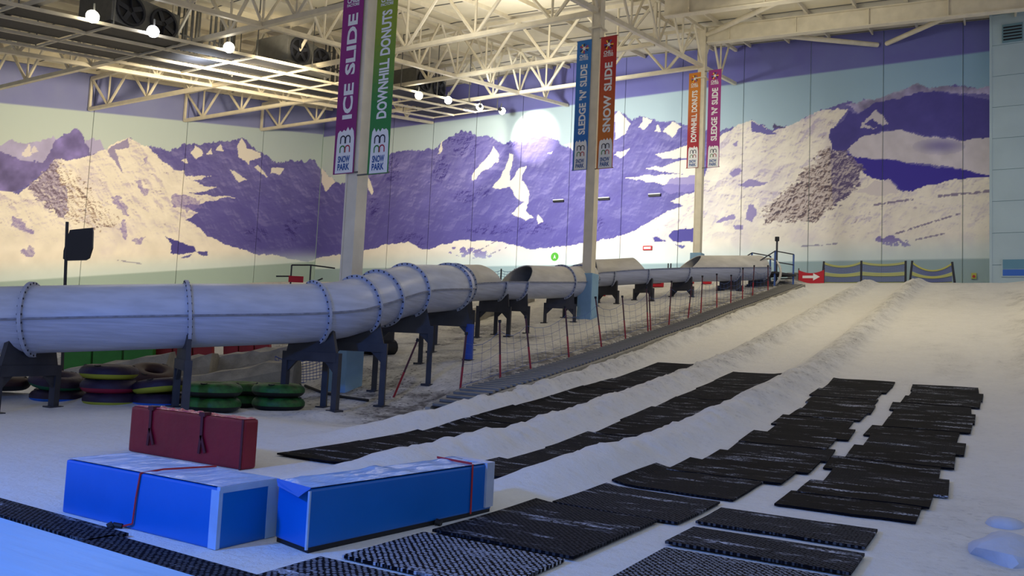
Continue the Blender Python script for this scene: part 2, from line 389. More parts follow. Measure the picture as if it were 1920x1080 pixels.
# ---------------------------------------------------------------- floor of snow
def floor():
    xs = np.concatenate([np.arange(-56, -20, .8), np.arange(-20, -10.5, .22), np.arange(-10.5, 3.0, .085), np.arange(3.0, 9, .6)])
    ys = [-6.0]
    while ys[-1] < 53: ys.append(ys[-1]+(.7 if ys[-1] < 2 else .085+.0035*max(ys[-1]-4, 0)))
    ys = np.array(ys); X, Y = np.meshgrid(xs, ys); Z = G(X, Y)
    # knobbly broken snow along the sides of the ridges
    for pts, h, w, y0, y1 in RIDGES:
        c = np.interp(Y, [p[0] for p in pts], [p[1] for p in pts]); d = np.abs(X-c)/w
        Z += (.13*np.exp(-(d-.25)**2)*(fbm(X*6, Y*6, 3)-.5)+.10*np.exp(-d*d)*(fbm(X*14+3, Y*11, 2)-.5))*smooth(y0, y0+4, Y)*(1-smooth(y1-1, y1, Y))
    n, k = X.shape
    me = bpy.data.meshes.new('floor'); me.vertices.add(n*k)
    me.vertices.foreach_set('co', np.stack([X, Y, Z], -1).ravel())
    idx = np.arange(n*k).reshape(n, k); q = np.stack([idx[:-1, :-1], idx[:-1, 1:], idx[1:, 1:], idx[1:, :-1]], -1).reshape(-1, 4)
    me.loops.add(q.size); me.polygons.add(len(q)); me.loops.foreach_set('vertex_index', q.ravel().astype(np.int32))
    me.polygons.foreach_set('loop_start', np.arange(0, q.size, 4, dtype=np.int32))
    me.polygons.foreach_set('use_smooth', [True]*len(q)); me.update(calc_edges=True)
    # trodden, dirty snow: beside the conveyor, under the slide, on the flanks of the ridges
    dirt = .06+0*X
    dirt += .75*np.exp(-((X-beltx(Y)+1.2)/.85)**2)*smooth(11, 14, Y)
    l = 1-smooth(beltx(Y)-1.2, beltx(Y)-.3, X)
    dirt += l*(.20+.42*smooth(.5, .68, fbm(X*.45, Y*.35, 4)))*smooth(11.0, 13, Y)*(1-.5*smooth(20, 40, Y))
    for pts, h, w, y0, y1 in RIDGES:
        c = np.interp(Y, [p[0] for p in pts], [p[1] for p in pts]); d = (X-c)/w
        dirt += .32*np.exp(-(d-.2)**2*1.0)*smooth(10, 22, Y)*(1-smooth(y1-1, y1, Y))*fbm(X*3, Y*3, 3)*1.6
    dirt += .30*smooth(.55, .7, fbm(X*2.5, Y*1.0, 4))*smooth(.4, 1.3, X)
    dirt += .10*smooth(-3, -1, X)*smooth(.45, .7, fbm(X*1.2, Y*.5, 3))
    at = me.attributes.new('dirt', 'FLOAT', 'POINT'); at.data.foreach_set('value', np.clip(dirt, 0, 1).ravel().astype(np.float32))
    me.materials.append(MATS['snow']); o = bpy.data.objects.new('floor', me); COL.objects.link(o); WO['floor'] = Vector((0, 0, 0))
    tag(o, 'snow-covered slope with ridges between the sledging lanes', None, kind='structure')
    return o
floor()

# ---------------------------------------------------------------- mural walls
YB, XL = 50.6, -50.0
LIT, SHADE, DEEP = (236, 228, 214), (114, 108, 170), (80, 74, 148)
PALE, MASS, ROCK, ROCKD = (176, 170, 206), (122, 112, 168), (126, 104, 98), (74, 66, 84)
def inpoly(x, y, poly):
    r = np.zeros(x.shape, bool); n = len(poly)
    for i in range(n):
        (x0, y0), (x1, y1) = poly[i], poly[i-1]
        if y0 == y1: continue
        r ^= ((y0 > y) != (y1 > y)) & (x < (x1-x0)*(y-y0)/(y1-y0)+x0)
    return r
def paint(P, left):
    x, y = to_px(P); n = len(x); Zw = P[:, 2]
    col = np.zeros((n, 3)); f1 = fbm(x*.018, y*.018, 5); f2 = fbm(x*.045+9, y*.045, 4); hi = fbm(x*.16, y*.2, 4); hi2 = fbm(x*.12+y*.10, y*.22-x*.05, 4); hi3 = .55*fbm(x*.10+y*.07, y*.17-x*.05, 4)+.45*fbm(x*.22+y*.15, y*.36-x*.1, 3)
    # relief of the printed mountains: ridged terrain lit from the side
    def ridged(X, Y):
        t = 0; a = .5
        for i in range(5):
            t = t+a*(1-np.abs(2*vnoise(X*2**i+13*i, Y*2**i+29*i)-1)); a *= .52
        return t
    dirn = np.where(x < 690, -1.0, 1.0); U = (x*.020+dirn*y*.010); Vv = (y*.020-dirn*x*.004)
    hs = (ridged(U, Vv)-ridged(U-dirn*.035, Vv-.03))*12
    hf = (ridged(U*3.1+4, Vv*3.1)-ridged(U*3.1+4-dirn*.06, Vv*3.1-.05))*9
    wx = x+(fbm(x*.07, y*.07, 4)-.5)*8; wy0 = y+(fbm(x*.07+50, y*.07, 4)-.5)*8+(hi-.5)*3; wy = wy0+np.abs(vnoise(x*.11, y*.02)-.5)*9+np.abs(vnoise(x*.26+5, y*.05)-.5)*6-3.5
    band = 14.64+(P[:, 1]-24.15)*.187 if left else 19.35+0*Zw
    pl = 4.65+(P[:, 1]-28.2)*.165 if left else 7.70+0*Zw
    def put(mask, c, a=1.0):
        a = (mask*a)[:, None]
        col[:] = col*(1-a)+np.array(c)*a
    sky = np.stack([np.interp(x, [0, 700, 1200, 1858], v) for v in ((204, 200, 190, 150), (212, 210, 206, 182), (200, 206, 208, 204))], -1)
    up = smooth(band-7, band, Zw)[:, None]; col[:] = sky*(1-up)+sky*np.array([.93, .96, .99])*up
    put(smooth(band-.06, band+.06, Zw), (126, 130, 180) if left else (104, 102, 170), .88+.25*(f1-.5))
    big = 2400
    def poly(pts, c, a=1.0, shade=0.0, warp=True):
        m = inpoly(wx if warp else x, wy if warp else y, pts)
        cc = np.array(c)[None]*(1+shade*(f2-.5)[:, None]*2) if shade else np.array(c, float)[None]
        col[:] = np.where(m[:, None], col*(1-a)+cc*a, col); return m
    # distant pale range
    poly([(-200, 262), (0, 270), (20, 262), (45, 268), (100, 255), (118, 262), (120, 320), (-200, 320)], PALE, 1, .1)
    poly([(160, 262), (190, 262), (197, 285), (165, 300)], PALE)
    poly([(40, 290), (55, 268), (62, 288)], LIT, .8); poly([(58, 285), (66, 270), (72, 285)], LIT, .7)
    # everything below the long skyline: shaded mountain mass
    sky_line = [(-200, 275), (0, 282), (35, 300), (80, 306), (105, 262), (140, 242), (150, 246), (160, 265), (172, 292), (200, 280), (240, 257), (262, 270),
                (285, 274), (320, 279), (345, 270), (372, 268), (410, 265), (456, 260), (470, 272), (490, 285), (510, 300), (535, 306), (545, 300), (592, 303), (600, 316), (612, 322), (628, 340), (645, 345),
                (668, 318), (690, 326), (700, 300), (735, 286), (760, 283), (800, 280), (822, 275), (834, 262), (868, 243), (884, 250), (900, 256), (914, 252), (928, 258), (945, 270), (964, 262),
                (985, 268), (1005, 252), (1030, 254), (1062, 276), (1085, 268), (1120, 225), (1156, 208), (1186, 222), (1210, 217), (1240, 226), (1262, 226), (1290, 236), (1320, 240), (1340, 252), (1352, 245), (1378, 236),
                (1410, 224), (1432, 238), (1448, 246), (1452, 234), (1464, 240), (1490, 232), (1540, 207), (1575, 196), (1586, 190), (1600, 195), (1640, 186), (1680, 172), (1722, 155), (1742, 166), (1775, 160), (1795, 158), (1830, 166), (1870, 158), (big, 158), (big, 700), (-200, 700)]
    poly(sky_line, SHADE, 1, .08)
    mid = inpoly(wx, wy, sky_line); wy[:] = wy0
    put(mid, DEEP, smooth(300, 470, y)*.6*(x < 1330)+.10*smooth(.5, .7, f1))
    k = 1-.55*smooth(330, 460, y)
    put(mid, (166, 160, 206), smooth(.05, .9, hs)*.42*k); put(mid, (84, 76, 150), smooth(-.05, -.9, hs)*.42*k+smooth(-.25, -1.1, hf)*.18*k)
    # left wall: dark horn and its shoulder
    poly([(-200, 275), (0, 283), (35, 300), (80, 306), (105, 262), (140, 242), (150, 246), (160, 265), (172, 292), (140, 301), (104, 300), (55, 345), (30, 360), (-200, 362)], MASS, 1, .3)
    # left wall: great sunlit flank with long tongues of light
    lit_left = [(-200, 350), (0, 357), (15, 358), (35, 366), (52, 350), (80, 325), (105, 300), (150, 299), (180, 288), (200, 278), (240, 257), (262, 270), (276, 273), (300, 298), (326, 318), (345, 320),
                (348, 330), (396, 331), (362, 338), (382, 349), (411, 351), (372, 360), (352, 362), (400, 367), (441, 371), (398, 375), (374, 384), (340, 386), (372, 400), (349, 411), (376, 428), (396, 446), (418, 456), (450, 466), (480, 476),
                (530, 481), (572, 490), (592, 486), (606, 481), (640, 478), (690, 470), (722, 460), (766, 455), (800, 468), (822, 459), (872, 450), (912, 452), (962, 458), (992, 468), (1060, 462), (1100, 455), (1150, 446), (1190, 432),
                (1222, 416), (1240, 402), (1280, 384), (1256, 376), (1300, 360), (1320, 330), (1340, 262), (1380, 236), (1410, 224), (1445, 248), (1490, 232), (1540, 207), (1590, 205), (1562, 240), (1556, 250), (1560, 282), (1590, 292),
                (1660, 340), (1695, 360), (1745, 345), (1800, 335), (1870, 329), (big, 329), (big, 700), (-200, 700)]
    poly(lit_left, LIT, 1, .05)
    litm = inpoly(wx, wy, lit_left)
    steep = smooth(470, 400, y)*(1-.35*smooth(1620, 1700, x))
    put(litm, (188, 176, 200), smooth(-.05, -.9, hs)*.62*steep+smooth(.52, .75, f1)*.25)
    put(litm, (132, 114, 128), smooth(-.45, -1.2, hf)*smooth(-.1, -.7, hs)*.6*steep); put(litm, (252, 246, 232), smooth(.2, .9, hs)*.35*steep)
    # hollows in the sunlit snow
    for pts in ([(325, 366), (345, 360), (368, 372), (372, 392), (345, 400), (322, 386)], [(228, 412), (238, 408), (244, 430), (240, 445), (228, 440)], [(45, 475), (60, 467), (72, 472), (66, 481), (50, 482)], [(250, 448), (262, 442), (272, 448), (262, 454)],
                [(255, 345), (270, 343), (280, 366), (270, 370)], [(262, 300), (272, 298), (274, 310), (265, 312)], [(206, 372), (222, 368), (240, 398), (228, 400)], [(20, 410), (40, 412), (60, 440), (40, 438)]):
        m = inpoly(x+(f2-.5)*26+(hi-.5)*10, y+(fbm(x*.05+80, y*.05, 3)-.5)*26, pts); put(m*1.0, (140, 126, 182), .5+.4*smooth(.3, -.6, hf))
    poly([(232, 329), (200, 282), (240, 258), (241, 278), (215, 280)], MASS, .7)
    for pts in ([(310, 443), (320, 448), (350, 458), (364, 462), (366, 474), (340, 476), (318, 474), (322, 462)], [(368, 474), (388, 470), (390, 478), (372, 478)], [(340, 482), (358, 478), (350, 486)]): poly(pts, DEEP)
    # lit facets on the shaded ranges
    for pts in ([(356, 285), (366, 272), (378, 282), (380, 290), (368, 299)], [(386, 288), (394, 279), (398, 290)], [(404, 284), (412, 270), (420, 284)], [(340, 302), (350, 297), (352, 306)], [(446, 270), (454, 260), (462, 278), (488, 285), (490, 298), (470, 302), (466, 310), (446, 296)],
                [(476, 315), (484, 312), (504, 330), (492, 328)], [(430, 318), (440, 320), (464, 338), (450, 341)], [(506, 312), (532, 316), (522, 328), (508, 324)], [(600, 310), (612, 322), (628, 342), (612, 358), (604, 340)], [(688, 326), (700, 358), (696, 364), (686, 345)],
                [(886, 336), (890, 318), (914, 292), (926, 276), (936, 290), (934, 304), (904, 322), (893, 338)], [(924, 350), (940, 334), (950, 304), (956, 287), (963, 290), (956, 322), (960, 338), (974, 312), (986, 310), (980, 338), (994, 364), (990, 382), (968, 372), (956, 352), (940, 356)],
                [(958, 400), (974, 386), (990, 372), (986, 398), (1000, 410), (986, 414)], [(1004, 412), (1008, 402), (1018, 416), (1010, 422)], [(820, 287), (832, 262), (828, 284)], [(1152, 216), (1160, 209), (1182, 232), (1172, 254), (1152, 264)], [(1196, 240), (1208, 220), (1224, 226), (1206, 244)],
                [(1228, 246), (1236, 232), (1240, 246)], [(1244, 246), (1262, 228), (1276, 238), (1262, 258)], [(1152, 292), (1182, 275), (1166, 298)], [(1228, 290), (1262, 282), (1288, 270), (1310, 276), (1300, 296), (1262, 300), (1240, 296)],
                [(1208, 314), (1240, 312), (1290, 300), (1320, 310), (1310, 330), (1270, 326), (1230, 320)], [(1172, 333), (1210, 329), (1260, 326), (1320, 330), (1310, 345), (1240, 345)], [(1060, 272), (1082, 262), (1090, 275), (1075, 282)], [(1024, 286), (1036, 283), (1032, 288)]):
        poly(pts, LIT)
    poly([(1240, 350), (1262, 334), (1305, 330), (1312, 352), (1280, 362), (1252, 362)], (140, 130, 190), .8)
    for pts in ([(1252, 446), (1262, 432), (1308, 428), (1312, 452), (1262, 452)], [(1224, 446), (1232, 444), (1252, 452), (1228, 454)], [(1264, 456), (1284, 460), (1276, 464)]): poly(pts, DEEP)
    for pts in ([(1366, 328), (1385, 312), (1392, 320), (1374, 334)], [(1398, 412), (1404, 384), (1414, 382), (1418, 395), (1410, 418)], [(1340, 414), (1376, 400), (1380, 412), (1350, 418)], [(1374, 424), (1394, 422), (1392, 430), (1376, 430)], [(1370, 272), (1384, 264), (1382, 276)],
                [(1380, 350), (1410, 336), (1440, 342), (1416, 352)]): poly(pts, (132, 120, 180), .8)
    poly([(1408, 248), (1410, 226), (1432, 240), (1456, 252), (1438, 254)], SHADE)
    poly([(1446, 242), (1452, 232), (1464, 238), (1478, 240)], (90, 82, 120))
    # right: great shadow below the crest, sunlit shelf, dark tongue
    poly([(1556, 245), (1576, 230), (1592, 208), (1610, 214), (1642, 190), (1684, 184), (1722, 160), (1760, 174), (1800, 178), (1870, 190), (big, 190), (big, 258), (1858, 258), (1805, 263), (1790, 258), (1740, 256), (1720, 248), (1690, 243), (1650, 246), (1620, 256), (1604, 265), (1606, 276), (1588, 284), (1560, 282)], DEEP, .93, .08)
    poly([(1640, 205), (1652, 215), (1664, 232), (1654, 236), (1636, 222), (1620, 236), (1645, 240), (1612, 242)], LIT, .75)
    poly([(1588, 281), (1606, 266), (1612, 256), (1650, 248), (1690, 243), (1712, 250), (1742, 258), (1806, 263), (1870, 257), (big, 257), (big, 330), (1858, 328), (1820, 322), (1752, 308), (1690, 303), (1640, 297), (1602, 293)], (205, 198, 206), 1, .08)
    put(np.exp(-(((x-1760)/42)**2+((y-275)/13)**2)) > .25, DEEP, .55*np.exp(-(((x-1765)/40)**2+((y-273)/13)**2)))
    poly([(1584, 284), (1602, 293), (1640, 298), (1722, 309), (1800, 319), (1864, 329), (1800, 336), (1742, 346), (1704, 360), (1688, 355), (1672, 340), (1640, 336), (1606, 316)], (66, 56, 158))
    poly([(1586, 195), (1600, 195), (1640, 186), (1680, 172), (1722, 155), (1742, 166), (1775, 160), (1830, 166), (1870, 158), (1870, 178), (1800, 176), (1760, 172), (1722, 172), (1690, 182), (1640, 192), (1610, 212)], (168, 160, 186), .8, .5)
    rk = [(1552, 276), (1592, 292), (1612, 318), (1610, 340), (1592, 362), (1562, 388), (1530, 412), (1436, 418), (1424, 402), (1470, 366), (1500, 336), (1530, 300)]
    rw = inpoly(wx+(f2-.5)*36+(hi-.5)*16, wy+(hi2-.5)*30, rk); put(rw, (196, 182, 178), .75); put(rw, ROCK, smooth(.15, -.35, hf)*.8); put(rw, ROCKD, smooth(-.15, -.8, hf)*.8); put(rw & (x > 1556+(y-276)*.05), (92, 82, 128), smooth(.5, -.2, hf)*.6+.15)
    poly([(1600, 360), (1625, 352), (1640, 340), (1668, 338), (1690, 362), (1640, 366)], (216, 206, 206), .9)
    # rock ribs on the left flank
    rk2 = [(106, 300), (122, 345), (128, 385), (126, 412), (100, 398), (74, 372), (52, 350), (80, 325)]
    rw = inpoly(wx+(f2-.5)*24, wy+(hi2-.5)*24, rk2); put(rw, (150, 138, 172), .75); put(rw, (104, 88, 108), smooth(.1, -.5, hf)*.85); put(rw, LIT, smooth(.4, .9, hf)*.7)
    rk3 = [(108, 300), (132, 318), (170, 352), (205, 392), (220, 412), (205, 430), (168, 428), (140, 420), (126, 404), (124, 350)]
    rw = inpoly(wx+(f2-.5)*40+(hi-.5)*14, wy+(hi2-.5)*34, rk3); put(rw, (170, 146, 128), smooth(.05, -.45, hf)*.75); put(rw, (104, 86, 88), smooth(-.35, -.9, hf)*.75)
    # scattered rocks
    for cx, cy, rx, ry in ((866, 268, 30, 26), (826, 315, 16, 26), (872, 368, 22, 12), (906, 360, 14, 10), (735, 318, 14, 26), (770, 450, 30, 14), (1004, 428, 34, 12), (480, 440, 24, 14), (548, 430, 16, 20), (960, 262, 14, 14), (702, 390, 10, 18), (920, 430, 50, 10), (1120, 420, 14, 14)):
        w = np.exp(-((x-cx)/rx)**2-((y-cy)/ry)**2); put(mid & ~litm, (62, 52, 122), smooth(-.1, -.6, hf)*.8*smooth(.15, .6, w))
    # smudges and vehicle tracks on the lower snow
    for cx, cy, rx, ry in ((880, 474, 34, 8), (1676, 452, 28, 8)):
        w = np.exp(-((x-cx)/rx)**2-((y-cy-(x-cx)*.12)/ry)**2); put((hi > .62-.3*w) & (w > .2), (112, 98, 170), .85)
    for (x0, y0, x1, y1, wd) in ((1680, 438, 1800, 400, 1.6), (1715, 450, 1770, 438, 1.4), (1760, 368, 1858, 358, 2.5), (1500, 462, 1570, 457, 1.4), (890, 474, 930, 452, 1.0), (920, 476, 950, 464, 1.0), (220, 488, 275, 496, 1.0), (1640, 384, 1710, 374, 2.0)):
        t = np.clip(((x-x0)*(x1-x0)+(y-y0)*(y1-y0))/((x1-x0)**2+(y1-y0)**2), 0, 1); d = np.hypot(x-x0-t*(x1-x0), y-y0-t*(y1-y0)); put((d < wd) & (hi > .42), (120, 108, 140), .8)
    # pale blue fade at the foot, grey-green plinth
    h = 1.6 if not left else 1.5
    fade = 1-smooth(pl, pl+h, Zw); put(fade > 0, (196, 216, 218), fade*.75)
    put(smooth(pl+.06, pl-.06, Zw), (158, 178, 172) if left else (150, 172, 176), 1.0)
    return np.clip(col, 0, 255)/255
def to_lin(c): return np.where(c <= .04045, c/12.92, ((c+.055)/1.055)**2.4)
def mural_panel(parent, fixed, a0, a1, z0, z1, left):
    st = .058; na = max(2, int((a1-a0)/st)); nz = int((z1(0.5)-z0)/st)
    A = np.linspace(a0, a1, na); T = np.linspace(0, 1, nz); AA, TT = np.meshgrid(A, T)
    top = np.array([z1((a-a0)/(a1-a0)) for a in A]); ZZ = z0+TT*(top[None]-z0)
    P = np.stack([np.full(AA.shape, fixed), AA, ZZ] if left else [AA, np.full(AA.shape, fixed), ZZ], -1).reshape(-1, 3)
    C = to_lin(paint(P, left))
    # rim so that the panel has thickness
    idx = np.arange(len(P)).reshape(AA.shape); q = np.stack([idx[:-1, :-1], idx[:-1, 1:], idx[1:, 1:], idx[1:, :-1]], -1).reshape(-1, 4)
    if not left: pass
    ring = np.concatenate([idx[0, :], idx[1:, -1], idx[-1, -2::-1], idx[-2:0:-1, 0]])
    back = P[ring].copy()
    if left: back[:, 0] -= .06
    else: back[:, 1] += .06
    o0 = len(P); m = len(ring); k = np.arange(m)
    rim = np.stack([ring[k], ring[(k+1) % m], o0+(k+1) % m, o0+k], -1)
    P2 = np.concatenate([P, back]); C2 = np.concatenate([C, C[ring]]); Q = np.concatenate([q, rim])
    me = bpy.data.meshes.new('panel'); me.vertices.add(len(P2)); me.vertices.foreach_set('co', P2.ravel())
    me.loops.add(Q.size); me.polygons.add(len(Q)); me.loops.foreach_set('vertex_index', Q.ravel().astype(np.int32)); me.polygons.foreach_set('loop_start', np.arange(0, Q.size, 4, dtype=np.int32)); me.update(calc_edges=True)
    at = me.attributes.new('print', 'FLOAT_COLOR', 'POINT'); at.data.foreach_set('color', np.concatenate([C2, np.ones((len(C2), 1))], 1).astype(np.float32).ravel())
    me.materials.append(MATS['mural_print']); o = bpy.data.objects.new('panel', me); COL.objects.link(o); o.parent = parent; return o
def roofz(X, Y):
    t = -.05*(X+26) if X > -26 else .03*(X+26)
    return 22.5+t-(50.6-Y)*.172
b = MB().prism([(-50.4, 4.5), (9, 4.5), (9, roofz(9, YB)+.5), (-26, 23.2), (-50.4, roofz(-50, YB)+.5)], 'xz', YB+.06, YB+.4)
wall_back = b.build('wall_back', 'plinth', origin=(0, 0, 0)); tag(wall_back, 'end wall printed with a snowy mountain panorama', kind='structure')
b = MB().prism([(8, 0), (YB+.4, 4.5), (YB+.4, roofz(-50, YB)+.5), (8, roofz(-50, 8)+.5)], 'yz', XL-.4, XL-.06)
wall_left = b.build('wall_left', 'plinth', origin=(0, 0, 0)); tag(wall_left, 'side wall printed with sunlit snowy peaks', kind='structure')
seams = [.6]+[-1.09-4.1*k for k in range(12)]+[XL+.02]
for a, c in zip(seams[1:], seams[:-1]):
    mural_panel(wall_back, YB, a+.012, c-.012, 5.6, lambda t, a=a, c=c: roofz(a+(c-a)*t, YB)-.02, False)
seams = [20.0, 22.85, 29.87, 36.90, 43.95, YB-.03]
for a, c in zip(seams[:-1], seams[1:]):
    zb = float(gbase(a))
    mural_panel(wall_left, XL, a+.012, c-.012, max(1.0, zb-.3), lambda t, a=a, c=c: roofz(XL, a+(c-a)*t)-.02, True)

# projecting pale blue room at the right
def right_room():
    x0, y0 = .22, 49.6
    b = MB().box((x0+.03, y0+.03, 4.5), (9, 50.7, 23)); o = b.build('wall_right', 'wall_blue_dark', origin=(0, 0, 0)); tag(o, 'pale blue blockwork wall standing forward of the mural', kind='structure')
    z = 5.5; k = 0; rows = []
    while z < 22.5:
        h = 1.72
        MB().box((x0, y0, z+.012), (9, y0+.04, z+h-.012)).build('panel', 'wall_blue', o, origin=(0, 0, 0))
        MB().box((x0-.004, y0, z+.012), (x0+.03, 50.6, z+h-.012)).build('panel', 'wall_blue', o, origin=(0, 0, 0)); z += h
    MB().box((x0-.03, y0-.03, 5.5), (x0+.1, y0+.05, 22.6)).build('corner_trim', 'wall_blue', o, origin=(0, 0, 0))
    p, q = onY(1880, 487, y0), onY(1935, 517, y0)
    wroot = MB().box((p[0]-.06, y0-.07, q[2]-.06), (q[0]+1.2, y0-.005, p[2]+.06)).build('window_1', 'wall_blue', origin=(0, 0, 0)); tag(wroot, 'wide low viewing window in the pale blue wall', kind='structure')
    zm = q[2]+.42*(p[2]-q[2])
    MB().box((p[0], y0-.085, zm), (q[0]+1.1, y0-.075, p[2])).build('pane', 'window_glass', wroot, origin=(0, 0, 0))
    MB().box((p[0], y0-.085, q[2]), (q[0]+1.1, y0-.075, zm-.03)).build('pane', 'window_blue', wroot, origin=(0, 0, 0))
    p, q = onY(1879, 48, y0), onY(1918, 76, y0)
    t = thing('air_vent', ((p[0]+q[0])/2, y0, q[2]), 'square grey louvred vent high on the pale blue wall', 'vent')
    MB().box((p[0], y0-.1, q[2]), (q[0], y0-.005, p[2])).build('housing', 'wall_blue_dark', t)
    for i in range(5):
        zz = q[2]+.1+(p[2]-q[2]-.15)*i/5; MB().box((p[0]+.05, y0-.13, zz), (q[0]-.05, y0-.1, zz+.08)).build('slat', 'grille', t)
right_room()

# ---------------------------------------------------------------- roof
def ceiling():
    b = MB(); y0, y1 = 4.0, 51.0
    for x0, x1 in ((-50.4, -26), (-26, 9)):
        vs = []
        for dz in (0, .25):
            vs += [(x0, y0, roofz(x0, y0)+dz), (x1, y0, roofz(x1, y0)+dz), (x1, y1, roofz(x1, y1)+dz), (x0, y1, roofz(x0, y1)+dz)]
        b.add(vs, [(0, 1, 2, 3), (7, 6, 5, 4), (0, 4, 5, 1), (1, 5, 6, 2), (2, 6, 7, 3), (3, 7, 4, 0)])
    o = b.build('ceiling', 'deck', origin=(0, 0, 0)); tag(o, 'cream profiled roof deck', kind='structure')
    x = -49.0
    while x < 8:
        MB().bar((x, y0, roofz(x, y0)-.12), (x, y1-.5, roofz(x, y1-.5)-.12), .09, .24).build('purlin', 'steel', o, origin=(0, 0, 0)); x += 2.4
    y = 8.0
    while y < 50.5:
        MB().bar((-50, y, roofz(-50, y)-.01), (-26, y, roofz(-26, y)-.01), .05, .05).build('deck_joint', 'zinc', o, origin=(0, 0, 0))
        MB().bar((-26, y, roofz(-26, y)-.01), (8, y, roofz(8, y)-.01), .05, .05).build('deck_joint', 'zinc', o, origin=(0, 0, 0)); y += 3.525
    return o
ceiling()
BAY = [15.35, 22.40, 29.45, 36.50, 43.55]
def chordz(Y): return 15.83+(Y-29.87)*.1685
XC = -13.9
def truss_x(Y, label):
    z = chordz(Y); t = thing('roof_truss', (XC-.3, Y, z), label, 'truss', 'cross trusses under the roof')
    xa, xb = XL+.15, XC-.22
    MB().bar((xa, Y, z), (xb, Y, z), .2, .2).build('bottom_chord', 'steel', t)
    top = lambda x: roofz(x, Y)-.36
    MB().bar((xa, Y, top(xa)), (-26, Y, top(-26)), .2, .2).build('top_chord', 'steel', t)
    MB().bar((-26, Y, top(-26)), (xb, Y, top(xb)), .2, .2).build('top_chord', 'steel', t)
    MB().bar((xa, Y, z), (xa, Y, top(xa)), .15).build('post', 'steel', t)
    n = 9; dx = (xb-xa)/n
    for i in range(n):
        xm = xa+dx*(i+.5) if i < n else xb; 
        MB().rod((xm, Y, z), (xm, Y, top(xm)), .06, 6).build('post', 'steel', t)
        for s in (-.5, .5): MB().rod((xm, Y, z), (xm+s*dx, Y, top(xm+s*dx)), .085, 6).build('diagonal', 'steel', t)
    MB().bar((xb, Y, z), (xb, Y, top(xb)), .15).build('post', 'steel', t)
names = ['nearest the camera over the long slide tube', 'second from the camera', 'landing on the second steel column', 'between the second and third steel columns', 'nearest the mural end wall']
for y, nm in zip(BAY, names): truss_x(y, 'cream lattice roof truss reaching the left wall, '+nm)
def truss_y(X, label, ya=9.0, yb=50.4):
    t = thing('roof_girder', (X, ya, chordz(ya)), label, 'girder', 'lengthwise lattice girders under the roof')
    top = lambda y: roofz(X, y)-.36; st = -.0
    MB().bar((X, ya, chordz(ya)+.0), (X, yb, chordz(yb)), .19, .19).build('bottom_chord', 'steel', t)
    MB().bar((X, ya, top(ya)), (X, yb, top(yb)), .17, .17).build('top_chord', 'steel', t)
    y = 15.35-3.525
    while y < yb-1.7:
        ym = y
        MB().rod((X, ym, chordz(ym)), (X, ym, top(ym)), .055, 6).build('post', 'steel', t)
        for s in (-1.7, 1.7):
            if ya < ym+s < yb: MB().rod((X, ym, chordz(ym)), (X, ym+s, top(ym+s)), .07, 6).build('diagonal', 'steel', t)
        y += 3.525
truss_y(-38, 'cream lattice girder running uphill under the roof nearest the left wall')
truss_y(-26, 'cream lattice girder running uphill under the roof ridge in mid hall')
truss_y(XC+.0, 'cream lattice girder running uphill over the row of steel columns')

# I-section rafters on the right and round bracing
for y, nm in ((29.45, 'nearest the camera'), (36.5, 'between the second and third columns'), (43.55, 'over the third column next to the mural')):
    t = thing('roof_rafter', (XC, y, roofz(XC, y)-1.0), 'cream I-section roof rafter on the right, '+nm, 'beam', 'rafters on the right')
    MB().ibeam((XC+.25, y, roofz(XC, y)-.78), (8.5, y, roofz(8.5, y)-.78), .95, .4, .05).build('beam', 'steel', t)
    for k in range(6):
        x = XC+1.5+k*3.6; MB().box((x, y-.18, roofz(x, y)-1.2), (x+.04, y+.18, roofz(x, y)-.36)).build('stiffener', 'steel', t)
for p, q, nm in (((XC+.32, 43.35, 19.9), (-7.2, 36.9, 18.5), 'from the third column towards the camera'), ((-11.2, 44.2, 19.9), (-5.5, 50.3, 20.5), 'sloping to the mural right of the third column'), ((-5.0, 50.3, 20.5), (.6, 44.2, 19.9), 'under the roof beside the pale blue wall')):
    b = MB().rod(p, q, .14, 12); o = b.build('brace_tube', 'steel', origin=p, smooth=True); tag(o, 'round cream brace tube '+nm, 'brace')

# ---------------------------------------------------------------- columns with banners
def star_logo(parent, cx, y, cz, r):
    cols = [(236, 196, 40), (190, 40, 50), (30, 90, 170), (30, 30, 40)]
    for k in range(12):
        nm = 'logo_%d' % (k % 4)
        if nm not in MATS: mat(nm, cols[k % 4], .6)
        a = 2*math.pi*k/12; d = .18
        pts = [(cx+r*.35*math.cos(a-d), cz+r*.35*math.sin(a-d)), (cx+r*math.cos(a-d*.8), cz+r*math.sin(a-d*.8)), (cx+r*math.cos(a+d*.8), cz+r*math.sin(a+d*.8)), (cx+r*.35*math.cos(a+d), cz+r*.35*math.sin(a+d))]
        MB().prism(pts, 'xz', y, y+.003).build('emblem_ray', nm, parent)
    pts = []
    for k in range(12):
        a = 2*math.pi*k/12; rr = r*(.5 if k % 2 == 0 else .26); pts.append((cx+rr*math.cos(a), cz+rr*math.sin(a)))
    MB().prism(pts, 'xz', y-.003, y).build('emblem_flake', 'white', parent)
